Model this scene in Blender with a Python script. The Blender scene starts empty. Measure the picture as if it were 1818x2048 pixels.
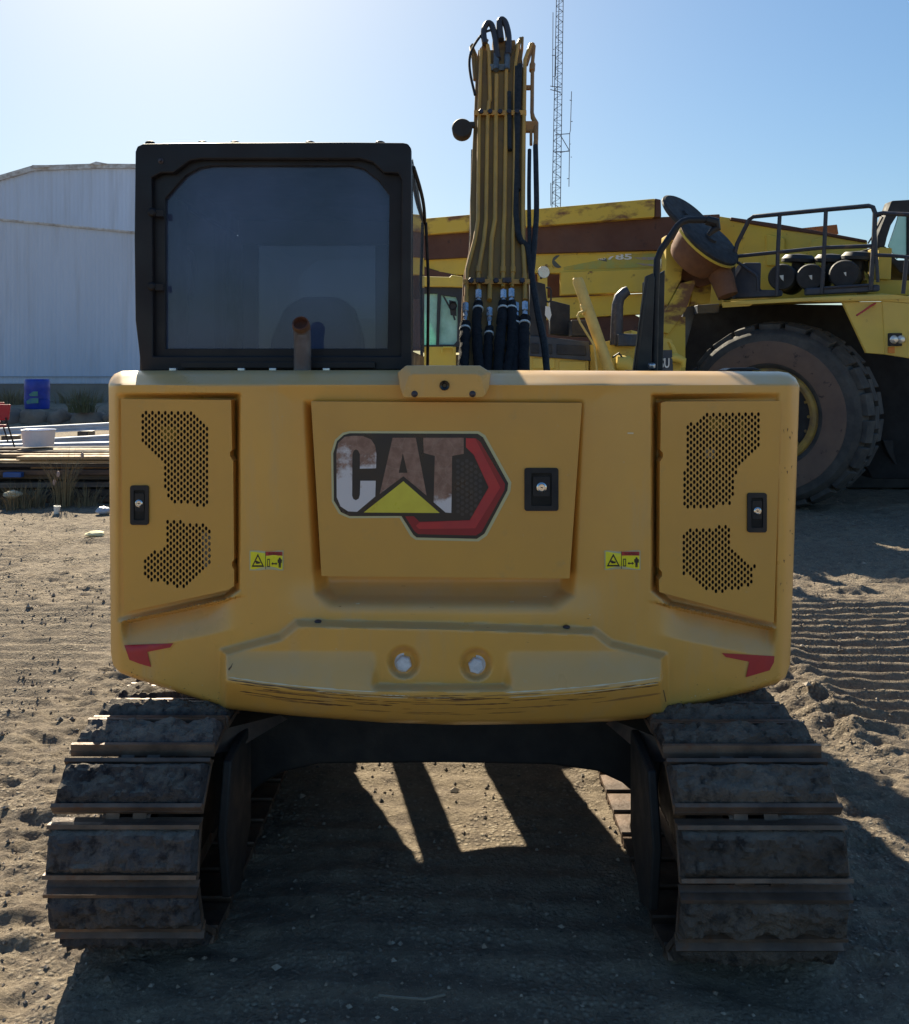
import bpy, bmesh, math, random
import numpy as np
from mathutils import Vector, Matrix, noise, geometry
random.seed(7)
R = math.radians
sc = bpy.context.scene
C = sc.collection
F = 1818.0; CX = 909.0; HZ = 740.0; CAMZ = 1.79
SUN_AZ = 18.0; SUN_EL = 34.0      # degrees left of straight ahead, elevation

def W(px, py, d):
    """point of the place seen at photo pixel px,py and lying d metres ahead"""
    return (float((px-CX)/F*d), float(d), float(CAMZ-(py-HZ)/F*d))
def GY(py): return CAMZ*F/(py-HZ)      # distance of a ground point

# ------------------------------------------------------------ mesh builder
class MB:
    def __init__(s): s.v=[]; s.f=[]; s.m=[]; s.s=[]
    def add(s, v, f, mat=0, smooth=False):
        b=len(s.v); s.v+= [tuple(p) for p in v]
        for q in f: s.f.append([i+b for i in q]); s.m.append(mat); s.s.append(smooth)
        return s
    def box(s, x0,x1,y0,y1,z0,z1, mat=0, rot=None, piv=None):
        v=[Vector((x,y,z)) for z in (z0,z1) for y in (y0,y1) for x in (x0,x1)]
        if rot is not None:
            c=Vector(piv) if piv else Vector(((x0+x1)/2,(y0+y1)/2,(z0+z1)/2))
            v=[rot@(p-c)+c for p in v]
        return s.add(v,[(0,2,3,1),(4,5,7,6),(0,1,5,4),(2,6,7,3),(0,4,6,2),(1,3,7,5)],mat)
    def prism(s, pts, vec, mat=0):
        n=len(pts); a=[Vector(p) for p in pts]; b=[p+Vector(vec) for p in a]
        f=[list(range(n)), list(range(2*n-1,n-1,-1))]+[[(i+1)%n,i,i+n,(i+1)%n+n] for i in range(n)]
        return s.add(a+b,f,mat)
    def pp(s, poly, d, th, mat=0):
        """outline given in photo pixels standing d metres ahead (d may be a function), th metres thick"""
        df = d if callable(d) else (lambda x,y: d)
        return s.prism([W(x,y,df(x,y)) for x,y in poly],(0,th,0),mat)
    def rect(s, x0,y0,x1,y1,d,th,mat=0): return s.pp([(x0,y0),(x1,y0),(x1,y1),(x0,y1)],d,th,mat)
    def tube(s, pts, r, n=10, mat=0, caps=True, smooth=True):
        P=[Vector(p) for p in pts]; k=len(P)
        rr=r if isinstance(r,(list,tuple)) else [r]*k
        up=None; rings=[]
        for i in range(k):
            t=(P[min(i+1,k-1)]-P[max(i-1,0)]).normalized()
            if up is None:
                up=Vector((0,0,1)) if abs(t.z)<.9 else Vector((1,0,0))
            u=(up-t*up.dot(t)).normalized(); w=t.cross(u); up=u
            rings.append([P[i]+(u*math.cos(2*math.pi*j/n)+w*math.sin(2*math.pi*j/n))*rr[i] for j in range(n)])
        v=[p for g in rings for p in g]; f=[]
        for i in range(k-1):
            for j in range(n): f.append([i*n+j,i*n+(j+1)%n,(i+1)*n+(j+1)%n,(i+1)*n+j])
        s.add(v,f,mat,smooth)
        if caps:
            b=len(s.v)-len(v)
            s.f+= [[b+j for j in range(n-1,-1,-1)],[b+(k-1)*n+j for j in range(n)]]; s.m+=[mat]*2; s.s+=[False]*2
        return s
    def lathe(s, prof, c, axis, n=24, mat=0, smooth=True, a0=0, a1=2*math.pi):
        ax=Vector(axis).normalized(); u=ax.orthogonal().normalized(); w=ax.cross(u); c=Vector(c)
        full=abs(a1-a0-2*math.pi)<1e-6; m=n if full else n+1
        v=[c+ax*h+(u*math.cos(a0+(a1-a0)*j/n)+w*math.sin(a0+(a1-a0)*j/n))*r for r,h in prof for j in range(m)]
        f=[]
        for i in range(len(prof)-1):
            for j in range(n):
                f.append([i*m+j,i*m+(j+1)%m,(i+1)*m+(j+1)%m,(i+1)*m+j])
        return s.add(v,f,mat,smooth)
    def cyl(s, c, axis, r, h, n=20, mat=0, r2=None):
        r2=r if r2 is None else r2
        return s.lathe([(0,0),(r,0),(r2,h),(0,h)],c,axis,n,mat)
    def hexbolt(s, c, axis, r, h, mat=0): return s.lathe([(0,0),(r,0),(r,h*.8),(r*.85,h),(0,h)],c,axis,6,mat,False)
    def sphere(s, c, r, n=12, mat=0, sc_=(1,1,1)):
        c=Vector(c); v=[];f=[]
        for i in range(n+1):
            th=math.pi*i/n
            for j in range(2*n):
                p=math.pi*j/n
                v.append(c+Vector((math.sin(th)*math.cos(p)*r*sc_[0],math.sin(th)*math.sin(p)*r*sc_[1],math.cos(th)*r*sc_[2])))
        for i in range(n):
            for j in range(2*n): f.append([i*2*n+j,(i+1)*2*n+j,(i+1)*2*n+(j+1)%(2*n),i*2*n+(j+1)%(2*n)])
        return s.add(v,f,mat,True)

def mk(name, mb, mats, parent=None, bevel=0, sharp=35, seg=2, sub=0):
    me=bpy.data.meshes.new(name)
    me.from_pydata(mb.v,[],mb.f); 
    for m in (mats if isinstance(mats,(list,tuple)) else [mats]): me.materials.append(m)
    me.polygons.foreach_set('material_index',mb.m)
    me.polygons.foreach_set('use_smooth',[bool(bevel) or q for q in mb.s])
    bm=bmesh.new(); bm.from_mesh(me); bmesh.ops.remove_doubles(bm,verts=bm.verts,dist=1e-5)
    bmesh.ops.recalc_face_normals(bm,faces=bm.faces); bm.to_mesh(me); bm.free()
    me.set_sharp_from_angle(angle=R(sharp)); me.update()
    o=bpy.data.objects.new(name,me); C.objects.link(o)
    if bevel:
        b=o.modifiers.new('Bevel','BEVEL'); b.width=bevel; b.segments=seg; b.limit_method='ANGLE'; b.angle_limit=R(35)
        b.harden_normals=True
    if parent is not None:
        o.parent=parent
        if parent.type=='EMPTY': o.location=-parent.location
    return o
def tag(o,label=None,cat=None,group=None,kind=None):
    for k,v in (('label',label),('category',cat),('group',group),('kind',kind)):
        if v: o[k]=v
    return o
def thing(name,loc,label,cat,group=None):
    o=bpy.data.objects.new(name,None); C.objects.link(o); o.location=loc; o.empty_display_size=.2
    return tag(o,label,cat,group)

def inpoly(x,y,poly):
    c=False; n=len(poly); j=n-1
    for i in range(n):
        xi,yi=poly[i]; xj,yj=poly[j]
        if (yi>y)!=(yj>y) and x<(xj-xi)*(y-yi)/(yj-yi)+xi: c=not c
        j=i
    return c
def sheet(mb, poly, dfn, lift=.0012, mat=0, grid=14, holes=(), th=0):
    """a thin skin that follows a curved surface: outline in photo pixels, depth from dfn; th>0 gives it walls"""
    pts=[Vector(p) for p in poly]; edges=[(i,(i+1)%len(poly)) for i in range(len(poly))]
    for h in holes:
        b=len(pts); pts+= [Vector(p) for p in h]; edges+=[(b+i,b+(i+1)%len(h)) for i in range(len(h))]
    nb=len(pts)
    if grid:
        xs=[p[0] for p in poly]; ys=[p[1] for p in poly]
        x=min(xs)+grid/2
        while x<max(xs):
            y=min(ys)+grid/2
            while y<max(ys):
                if inpoly(x,y,poly) and not any(inpoly(x,y,h) for h in holes): pts.append(Vector((x+.01,y+.013)))
                y+=grid
            x+=grid
    r=geometry.delaunay_2d_cdt(pts,edges,[],0,1e-5)
    V,FA=r[0],r[2]; bb=[(min(p[0] for p in h),max(p[0] for p in h),min(p[1] for p in h),max(p[1] for p in h),h) for h in holes]
    tris=[]
    for f in FA:
        cx=sum(V[i].x for i in f)/3; cy=sum(V[i].y for i in f)/3
        if not inpoly(cx,cy,poly): continue
        if any(a<cx<b and c<cy<e and inpoly(cx,cy,h) for a,b,c,e,h in bb): continue
        tris.append(list(f))
    df=dfn if callable(dfn) else (lambda x,y:dfn)
    mb.add([W(p.x,p.y,df(p.x,p.y)-lift) for p in V],tris,mat,True)
    if th:
        for lp in [poly]+list(holes):
            n=len(lp); a=[W(x,y,df(x,y)-lift) for x,y in lp]; b=[(p[0],p[1]+th,p[2]) for p in a]
            mb.add(a+b,[[i,(i+1)%n,(i+1)%n+n,i+n] for i in range(n)],mat,False)
    return mb
def text(mb, s, x0,y0,x1,y1, dfn, lift=.002, mat=0, thick=.0, bold=0):
    """lettering stretched into the pixel box x0,y0-x1,y1"""
    cu=bpy.data.curves.new('t','FONT'); cu.body=s; cu.resolution_u=3; cu.offset=bold; cu.fill_mode='FRONT'
    o=bpy.data.objects.new('t',cu); C.objects.link(o); dg=bpy.context.evaluated_depsgraph_get()
    me=bpy.data.meshes.new_from_object(o.evaluated_get(dg)); vs=[v.co.copy() for v in me.vertices]; fs=[list(p.vertices) for p in me.polygons]
    bpy.data.objects.remove(o); bpy.data.curves.remove(cu); bpy.data.meshes.remove(me)
    ax=min(v.x for v in vs); bx=max(v.x for v in vs); ay=min(v.y for v in vs); by=max(v.y for v in vs)
    df=dfn if callable(dfn) else (lambda x,y:dfn)
    out=[]
    for v in vs:
        X=x0+(v.x-ax)/(bx-ax)*(x1-x0); Y=y1-(v.y-ay)/(by-ay)*(y1-y0); out.append(W(X,Y,df(X,Y)-lift))
    mb.add(out,fs,mat,False)

# ------------------------------------------------------------ materials
def nodes(name):
    m=bpy.data.materials.new(name); m.use_nodes=True; nt=m.node_tree
    return m,nt,nt.nodes['Principled BSDF']
def ramp(nt,src,a,b,ca=(0,0,0,1),cb=(1,1,1,1)):
    r=nt.nodes.new('ShaderNodeValToRGB'); nt.links.new(src,r.inputs[0])
    r.color_ramp.elements[0].position=a; r.color_ramp.elements[1].position=b
    r.color_ramp.elements[0].color=ca; r.color_ramp.elements[1].color=cb
    return r.outputs[0]
def noi(nt,scale,detail=4,rough=.55,stretch=None,dist=0):
    tc=nt.nodes.new('ShaderNodeTexCoord'); n=nt.nodes.new('ShaderNodeTexNoise')
    n.inputs['Scale'].default_value=scale; n.inputs['Detail'].default_value=detail; n.inputs['Roughness'].default_value=rough; n.inputs['Distortion'].default_value=dist
    if stretch:
        mp=nt.nodes.new('ShaderNodeMapping'); mp.inputs['Scale'].default_value=stretch
        nt.links.new(tc.outputs['Object'],mp.inputs[0]); nt.links.new(mp.outputs[0],n.inputs['Vector'])
    else: nt.links.new(tc.outputs['Object'],n.inputs['Vector'])
    return n.outputs['Fac']
def mixc(nt,fac,a,b):
    m=nt.nodes.new('ShaderNodeMix'); m.data_type='RGBA'
    if isinstance(fac,(int,float)): m.inputs[0].default_value=fac
    else: nt.links.new(fac,m.inputs[0])
    for i,c in ((6,a),(7,b)):
        if isinstance(c,(tuple,list)): m.inputs[i].default_value=(*c[:3],1)
        else: nt.links.new(c,m.inputs[i])
    return m.outputs[2]
def mixm(nt,a,b):
    m=nt.nodes.new('ShaderNodeMix'); m.data_type='RGBA'; m.blend_type='MULTIPLY'; m.inputs[0].default_value=1; nt.links.new(a,m.inputs[6]); m.inputs[7].default_value=(*b,1); return m.outputs[2]
def mul(nt,a,k,op='MULTIPLY'):
    m=nt.nodes.new('ShaderNodeMath'); m.operation=op; nt.links.new(a,m.inputs[0])
    if isinstance(k,(int,float)): m.inputs[1].default_value=k
    else: nt.links.new(k,m.inputs[1])
    return m.outputs[0]
def bump(nt,b,src,strength,dist=.01,prev=None):
    n=nt.nodes.new('ShaderNodeBump'); n.inputs['Strength'].default_value=strength; n.inputs['Distance'].default_value=dist
    nt.links.new(src,n.inputs['Height'])
    if prev is not None: nt.links.new(prev,n.inputs['Normal'])
    nt.links.new(n.outputs[0],b.inputs['Normal']); return n.outputs[0]
def mat(name,col,rough=.5,metal=0,col2=None,scale=6,lo=.4,hi=.65,bmp=0,bs=40,stretch=None,col3=None,s3=30,lo3=.62,hi3=.7,coat=0,detail=6,st3=None,spec=.5,bd_=.01):
    m,nt,b=nodes(name)
    c=(*col[:3],1); cur=c
    if col2 is not None:
        cur=mixc(nt,ramp(nt,noi(nt,scale,detail,.6,stretch),lo,hi),col,col2)
    if col3 is not None:
        cur=mixc(nt,ramp(nt,noi(nt,s3,5,.65,st3),lo3,hi3),cur,col3)
    if cur is c: b.inputs['Base Color'].default_value=c
    else: nt.links.new(cur,b.inputs['Base Color'])
    b.inputs['Roughness'].default_value=rough; b.inputs['Metallic'].default_value=metal
    b.inputs['Coat Weight'].default_value=coat; b.inputs['Coat Roughness'].default_value=.15
    b.inputs['Specular IOR Level'].default_value=spec
    rn=ramp(nt,noi(nt,scale*2.3,3),.3,.7,(max(rough-.12,0),)*3+(1,),(min(rough+.12,1),)*3+(1,)); nt.links.new(rn,b.inputs['Roughness'])
    if bmp: bump(nt,b,noi(nt,bs,6,.65,stretch),bmp,bd_)
    return m
YEL=(.73,.385,.078)
M={}
M['paint']=mat('yellow_paint',YEL,.38,0,(.65,.345,.08),2.2,.35,.7,col3=(.60,.37,.15),s3=5,lo3=.52,hi3=.85,coat=.2,st3=(2.2,2.2,.35))
def dusty(m,dust_veil,lo=.12,hi=.75,amt=.55):
    nt=m.node_tree; b=nt.nodes['Principled BSDF']; g=nt.nodes.new('ShaderNodeNewGeometry'); sp=nt.nodes.new('ShaderNodeSeparateXYZ'); nt.links.new(g.outputs['Normal'],sp.inputs[0])
    up=ramp(nt,sp.outputs['Z'],lo,hi); n=ramp(nt,noi(nt,7,6,.65),.25,.7,(.45,.45,.45,1),(1,1,1,1)); f=mul(nt,mul(nt,up,n),amt)
    sk=ramp(nt,noi(nt,55,3,.7),.66,.74); f=mul(nt,f,mul(nt,sk,.22),'ADD')
    src=b.inputs['Base Color'].links[0].from_socket; nt.links.new(mixc(nt,f,src,dust_veil),b.inputs['Base Color'])
dusty(M['paint'],(.60,.47,.30))
M['door']=mat('door_paint',(.66,.338,.06),.42,0,(.60,.31,.065),3,.3,.7,coat=.15,col3=(.46,.28,.09),s3=14,lo3=.62,hi3=.95)
dusty(M['door'],(.56,.42,.25),amt=.3)
M['black']=mat('black_plastic',(.012,.013,.018),.5,0,(.022,.022,.026),8,spec=.35)
M['cabblk']=mat('cab_black_paint',(.011,.010,.014),.45,0,(.022,.017,.020),3,.45,.8,col3=(.05,.042,.042),s3=12,lo3=.68,hi3=.95,spec=.3)
M['rubber']=mat('hose_rubber',(.010,.010,.012),.75,0,(.03,.028,.03),40,bmp=.2,bs=300)
M['sleeve']=mat('hose_sleeve',(.007,.007,.010),.9,0,(.015,.015,.021),60,bmp=.5,bs=120)
M['steel']=mat('zinc_steel',(.62,.66,.72),.3,.85,(.45,.48,.52),20)
M['chrome']=mat('lock_chrome',(.75,.75,.75),.18,1)
M['bolt']=mat('painted_bolt',(.72,.74,.80),.5,0,(.5,.52,.56),30)
M['dkbolt']=mat('dark_bolt',(.06,.05,.06),.45,.4)
M['rust']=mat('rusty_steel',(.20,.085,.035),.75,.1,(.10,.05,.03),9,.35,.65,bmp=.3,bs=60,col3=(.34,.17,.075),s3=20,lo3=.55,hi3=.75)
M['mud']=mat('dried_mud',(.095,.085,.08),.95,0,(.16,.135,.115),11,.4,.65,bmp=.9,bs=45,col3=(.05,.047,.05),s3=28,lo3=.5,hi3=.65,spec=.2)
M['frame']=mat('undercarriage_black',(.012,.011,.012),.7,0,(.035,.029,.025),5,.5,.8,bmp=.2,bs=70)
M['dark']=mat('dark_inside',(.012,.011,.010),.9,0)
M['red']=mat('red_film',(.50,.03,.035),.4,0,(.42,.03,.04),12)
M['cream']=mat('film_edge',(.55,.50,.28),.4)
M['decalblack']=mat('film_black',(.022,.016,.018),.35)
M['ltyellow']=mat('film_yellow',(.72,.62,.06),.35,0,(.62,.50,.05),6)
M['sticker']=mat('sticker_yellow',(.85,.75,.02),.35)
M['white']=mat('film_white',(.75,.75,.72),.4)
M['brown']=mat('rail_worn',(.045,.035,.033),.5,0,(.12,.08,.06),7)
# ------------------------------------------------------------ sky, sun, camera
w=bpy.data.worlds.new('World'); sc.world=w; w.use_nodes=True; nt=w.node_tree
bg=nt.nodes['Background']; sky=nt.nodes.new('ShaderNodeTexSky'); sky.sky_type='NISHITA'; sky.sun_disc=False
sky.sun_elevation=R(SUN_EL); sky.sun_rotation=R(-SUN_AZ); sky.air_density=1.0; sky.dust_density=.8; sky.ozone_density=1.5; sky.altitude=100
# soften the glare round the sun so that the sky keeps its blue, as a phone camera records it
bw=nt.nodes.new('ShaderNodeRGBToBW'); nt.links.new(sky.outputs[0],bw.inputs[0])
k1=mul(nt,bw.outputs[0],.075); k2=mul(nt,k1,1.0,'ADD'); iv=nt.nodes.new('ShaderNodeMath'); iv.operation='DIVIDE'; iv.inputs[0].default_value=1; nt.links.new(k2,iv.inputs[1])
vm=nt.nodes.new('ShaderNodeVectorMath'); vm.operation='SCALE'; nt.links.new(sky.outputs[0],vm.inputs[0]); nt.links.new(iv.outputs[0],vm.inputs[3])
hs=nt.nodes.new('ShaderNodeHueSaturation'); hs.inputs['Saturation'].default_value=1.18; nt.links.new(mixm(nt,vm.outputs[0],(.95,1.02,1.03)),hs.inputs['Color']); nt.links.new(hs.outputs[0],bg.inputs[0]); bg.inputs[1].default_value=.072
S=Vector((-math.sin(R(SUN_AZ))*math.cos(R(SUN_EL)),math.cos(R(SUN_AZ))*math.cos(R(SUN_EL)),math.sin(R(SUN_EL))))
L=bpy.data.lights.new('Sun','SUN'); L.energy=5.0; L.angle=R(.55); L.color=(1,.89,.68)
lo=bpy.data.objects.new('Sun',L); lo.rotation_euler=S.to_track_quat('Z','Y').to_euler(); C.objects.link(lo)
cd=bpy.data.cameras.new('Camera'); cam=bpy.data.objects.new('Camera',cd); C.objects.link(cam); sc.camera=cam
cam.location=(0,0,CAMZ); cam.rotation_euler=(R(90),0,0)
cd.sensor_fit='HORIZONTAL'; cd.sensor_width=36; cd.lens=36; cd.shift_y=-(1024-HZ)/F; cd.clip_end=6000; cd.clip_start=.05
sc.view_settings.view_transform='Standard'; sc.view_settings.look='None'; sc.view_settings.gamma=1; sc.view_settings.exposure=1.12

# ------------------------------------------------------------ excavator: counterweight
EX=thing('excavator',(-.03,4.0,0),'yellow and black tracked excavator standing close up with its rounded rear end facing us','excavator')
D0=2.98
def sag(px): return .12*((px-909)/690.0)**2
def sdp(x,y,poly):
    d=np.full(x.shape,1e9); ins=np.zeros(x.shape,bool); n=len(poly)
    for i in range(n):
        x0,y0=poly[i]; x1,y1=poly[(i+1)%n]; ex,ey=x1-x0,y1-y0
        t=np.clip(((x-x0)*ex+(y-y0)*ey)/(ex*ex+ey*ey),0,1)
        d=np.minimum(d,np.hypot(x-x0-t*ex,y-y0-t*ey))
        with np.errstate(divide='ignore',invalid='ignore'):
            c=((y0>y)!=(y1>y))&(x<(x1-x0)*(y-y0)/((y1-y0) if y1!=y0 else 1e-9)+x0)
        ins^=c
    return np.where(ins,-d,d)
def sst(a,b,t):
    t=np.clip((t-a)/(b-a),0,1); return t*t*(3-2*t)
BOT=[(217,1305),(221,1330),(236,1346),(262,1356),(330,1378),(438,1412),(452,1418),(600,1433),(760,1445),(910,1450),(1080,1448),(1220,1443),(1322,1434),(1338,1422),(1400,1408),(1500,1384),(1555,1368),(1574,1355),(1584,1325)]
TOP=[(217,768),(221,757),(229,748),(243,742),(300,741),(909,740),(1560,743),(1578,746),(1592,756),(1600,772)]
bx,by=zip(*BOT); tx,ty=zip(*TOP)
PC=[(612,806),(1162,806),(1146,1190),(1110,1222),(660,1218),(632,1186)]
PL=[(236,790),(478,790),(476,1178),(450,1196),(236,1242)]
PR=[(1306,792),(1556,790),(1550,1254),(1340,1208),(1306,1180)]
PB=[(446,1304),(560,1274),(594,1246),(900,1252),(1188,1262),(1222,1288),(1328,1312),(1334,1520),(444,1520)]
def cwd(px,py,edge=True):
    px=np.asarray(px,float); py=np.asarray(py,float)
    o=D0+sag(px)
    top=np.interp(px,tx,ty); bot=np.interp(px,bx,by); lf=np.interp(py,[740,1340],[217,222]); rt=np.interp(py,[740,1340],[1600,1580])
    o=o+.115*np.clip((770-py)/30,0,1)**1.05
    # middle recess with a ramp below
    rc=.095*sst(12,-26,sdp(px,py,PC)+4)*(1-sst(1160,1235,py)*.96)
    o=o+rc
    o=o+.02*sst(1245,1150,py)*sst(60,-20,sdp(px,py,[(570,790),(1205,790),(1180,1250),(600,1250)]))
    # door recesses
    o=o+(.018+.075*np.clip((px-236)/240,0,1))*sst(5,-7,sdp(px,py,PL))
    o=o+(.018+.075*np.clip((1556-px)/250,0,1))*sst(5,-7,sdp(px,py,PR))
    yb=1242-(px-236)*.2; o=o+.075*np.where(py>yb,np.clip(1-(py-yb)/64,0,1)**1.15,0)*sst(238,262,px)*sst(500,395,px)*sst(2,8,sdp(px,py,PL))
    yb=1254-(1552-px)*.2; o=o+.075*np.where(py>yb,np.clip(1-(py-yb)/64,0,1)**1.15,0)*sst(1556,1532,px)*sst(1290,1395,px)*sst(2,8,sdp(px,py,PR))
    # bumper block
    ib=sst(9,-9,sdp(px,py,PB)); ridge=1395-33*((px-890)/435)**2
    r=np.clip((py-1302)/(ridge-1302+1e-3),0,1); r=sst(0,1,r)*.45+r*.55
    c=sst(1366,1384,py)
    k=sst(738,762,px)*sst(1028,1004,px)
    rr=r*(1-k)+c*k
    dn=np.clip((py-ridge)/np.maximum(bot-ridge,8),0,1)
    o=o-ib*(.060+.060*rr-.080*dn**1.3)
    for bx_,by_ in ((808,1325),(952,1329)):
        q=np.hypot(px-bx_,py-by_); o=o+.03*sst(35,21,q)
    if edge:
        e=np.clip(1-(px-lf)/26,0,1); o=o+.06*e**2.2
        e=np.clip(1-(rt-px)/26,0,1); o=o+.06*e**2.2
        e=np.clip(1-(bot-py)/11,0,1); o=o+.03*e**2.2
        e=np.clip(1-(py-top)/9,0,1); o=o+.03*e**2
    return o
CWD=lambda x,y: float(cwd(x,y))
def build_cw():
    NS,NT=461,240
    ss=np.linspace(0,1,NS); tt=np.linspace(0,1,NT)
    ss=ss+0*ss; Sg,Tg=np.meshgrid(ss,tt)
    pxl=217+(1600-217)*Sg
    pyg=None
    tp=np.interp(pxl,tx,ty); bt=np.interp(217+(1583-217)*Sg,bx,by)
    pyg=tp+(bt-tp)*Tg
    lf=np.interp(pyg,[740,1340],[217,222]); rt=np.interp(pyg,[740,1340],[1600,1580])
    pxg=lf+(rt-lf)*Sg
    d=cwd(pxg,pyg)
    X=(pxg-CX)/F*d; Z=CAMZ-(pyg-HZ)/F*d
    V=np.stack([X,d,Z],-1).reshape(-1,3)
    idx=np.arange(NS*NT).reshape(NT,NS)
    q=np.stack([idx[:-1,:-1],idx[1:,:-1],idx[1:,1:],idx[:-1,1:]],-1).reshape(-1,4)
    ring=list(idx[0,:])+list(idx[1:,-1])+list(idx[-1,-2::-1])+list(idx[-2:0:-1,0])
    V=V.tolist(); faces=q.tolist(); b=len(V); n=len(ring)
    for k in (0,1):
        V+= [[V[i][0],V[i][1]+.015+k*(.03+.45*min(1,max(0,(V[i][2]-.95)/.3))),V[i][2]] for i in ring]
    for i in range(n):
        j=(i+1)%n; faces.append([ring[i],ring[j],b+j,b+i]); faces.append([b+i,b+j,b+n+j,b+n+i])
    mb=MB(); mb.add(V,faces,0,True); return mb
CW=mk('counterweight',build_cw(),M['paint'],EX,sharp=50)
# bolts
for x,y in ((808,1325),(952,1329)):
    mb=MB(); c=W(x,y,CWD(x,y)); mb.lathe([(0,-.008),(.031,-.008),(.031,0),(0,0)],c,(0,-1,0),28,0); mb.hexbolt((c[0],c[1],c[2]),(0,-1,0),.026,.022)
    mk('bolt',mb,M['bolt'],CW)
for x,y in ((636,1243),(1133,1254)):
    mb=MB(); mb.sphere(W(x,y,CWD(x,y)-.004),.012,8,0,(1,1,.55)); mk('plug',mb,M['dkbolt'],CW)
# camera cover
mb=MB()
A=[(795,745),(812,731),(960,731),(982,745),(978,775),(965,795),(808,795),(800,775)]
Bq=[(806,748),(822,738),(956,738),(968,748),(968,770),(960,792),(812,792),(806,775)]
f=[W(x,y,2.965) for x,y in A]; f2=[W(x,y,2.935) for x,y in [(818,752),(826,748),(952,748),(962,752),(972,790),(966,796),(808,796),(804,790)]]
n=8; bk=[(p[0],3.2,p[2]) for p in f]
mb.add(f2+f+bk,[list(range(8))]+[[i,(i+1)%8,(i+1)%8+8,i+8] for i in range(8)]+[[i+8,(i+1)%8+8,(i+1)%8+16,i+16] for i in range(8)],0)
cc=mk('camera_cover',mb,M['paint'],EX,.004)
mb=MB(); mb.lathe([(.0,.0),(.006,.0),(.008,.004),(.0145,.006),(.0165,.002),(.0165,-.01)],W(889,771,2.933),(0,-1,0),24,0); mk('camera_lens',mb,mat('lens_black',(.004,.004,.005),.12),cc)
for x in (829,945):
    mb=MB(); mb.lathe([(0,.007),(.006,.006),(.0105,.002),(.011,-.003)],W(x,788,2.934),(0,-1,0),16,0); mk('bolt',mb,M['dkbolt'],cc)

# ---------------------------------------------- decals on the counterweight
def chev(pts,ox,k=2.519,oy=1180): return [(ox+x/k,oy+y/k) for x,y in pts]
for P,ox in (([(122,278),(370,268),(352,290),(238,312),(257,388),(200,372),(148,352)],200),([(1370,318),(1635,333),(1632,365),(1610,405),(1490,440),(1508,362),(1390,338)],900)):
    mb=MB(); sheet(mb,chev(P,ox),CWD,.0032,0,8); mk('red_chevron',mb,M['red'],CW)
def warning(x0,y0,x1,y1):
    mb=MB(); w_=x1-x0; h=y1-y0
    q=lambda *p:[(x0+a*w_,y0+b*h) for a,b in p]
    sheet(mb,q((0,0),(1,0),(1,1),(0,1)),CWD,.0024,0,8)
    sheet(mb,q((.03,.06),(.97,.06),(.97,.94),(.03,.94)),CWD,.0034,1,8)
    sheet(mb,q((.48,.06),(.97,.06),(.97,.26),(.48,.26)),CWD,.0044,2,8)
    sheet(mb,q((.465,.06),(.48,.06),(.48,.94),(.465,.94)),CWD,.0044,3,0)
    t=q((.245,.16),(.43,.82),(.06,.82)); ti=q((.245,.30),(.375,.74),(.115,.74))
    sheet(mb,t,CWD,.0044,3,0,holes=[ti])
    sheet(mb,q((.16,.56),(.2,.5),(.27,.56),(.33,.58),(.29,.66),(.2,.67)),CWD,.0048,3,0)
    sheet(mb,q((.52,.42),(.6,.42),(.6,.82),(.52,.82)),CWD,.0044,3,0,holes=[q((.54,.47),(.58,.47),(.58,.77),(.54,.77))])
    sheet(mb,q((.64,.66),(.69,.58),(.69,.63),(.77,.63),(.77,.58),(.82,.66),(.77,.74),(.77,.69),(.69,.69),(.69,.74)),CWD,.0044,3,0)
    sheet(mb,q((.86,.38),(.89,.34),(.92,.38),(.92,.43),(.955,.46),(.95,.62),(.925,.62),(.92,.86),(.895,.86),(.89,.7),(.885,.86),(.86,.86),(.855,.62),(.83,.62),(.825,.46),(.86,.43)),CWD,.0044,3,0)
    text(mb,'WARNING',x0+.55*w_,y0+.1*h,x0+.93*w_,y0+.23*h,CWD,.0052,3)
    mk('warning_sticker',mb,[M['cream'],M['sticker'],M['red'],M['decalblack']],CW)
warning(499,1101,567,1141); warning(1209,1101,1281,1140)
# scuffs along the bumper edge
mb=MB(); rnd=random.Random(3)
def streak(x0,x1,y,h,mi):
    n=max(3,int((x1-x0)/12)); up=[];dn=[]
    for i in range(n+1):
        x=x0+(x1-x0)*i/n; yy=y(x)+rnd.uniform(-.35,.35); hh=h*rnd.uniform(.3,1)*(0.15 if i in(0,n) else 1)
        up.append((x,yy-hh/2)); dn.append((x,yy+hh/2))
    sheet(mb,up+dn[::-1],CWD,.0012,mi,0)
rg=lambda o: (lambda x: 1395-33*((x-890)/435)**2+o)
streak(456,752,rg(-8),3.4,1); streak(1012,1318,rg(-8),3.4,1); streak(1020,1318,rg(3),2.2,1); streak(456,640,rg(-3),3.6,0); streak(900,1010,rg(4),3.2,0); streak(640,700,rg(-2),1.8,2)
for _ in range(80):
    x=rnd.uniform(460,1290); L_=rnd.uniform(20,130); o=rnd.choice([-3,0,2,6,10,14,18,24,30,34]) ; o=min(o,38*(1-abs(x-890)/900))
    streak(x,min(x+L_,1322),rg(o+rnd.uniform(-1,1)),rnd.uniform(1.2,3.2),rnd.choice([0,0,2,2,1 if o<6 else 2]))
for _ in range(16):
    x=rnd.uniform(1560,1585); y=rnd.uniform(800,1180)
    sheet(mb,[(x,y),(x+rnd.uniform(1,4),y+rnd.uniform(-2,2)),(x+rnd.uniform(0,3),y+rnd.uniform(2,8))],CWD,.0012,rnd.choice([0,2]),0)
sheet(mb,[(1255,865),(1267,865),(1267,868),(1255,867.5)],CWD,.0012,1,0)
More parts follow.
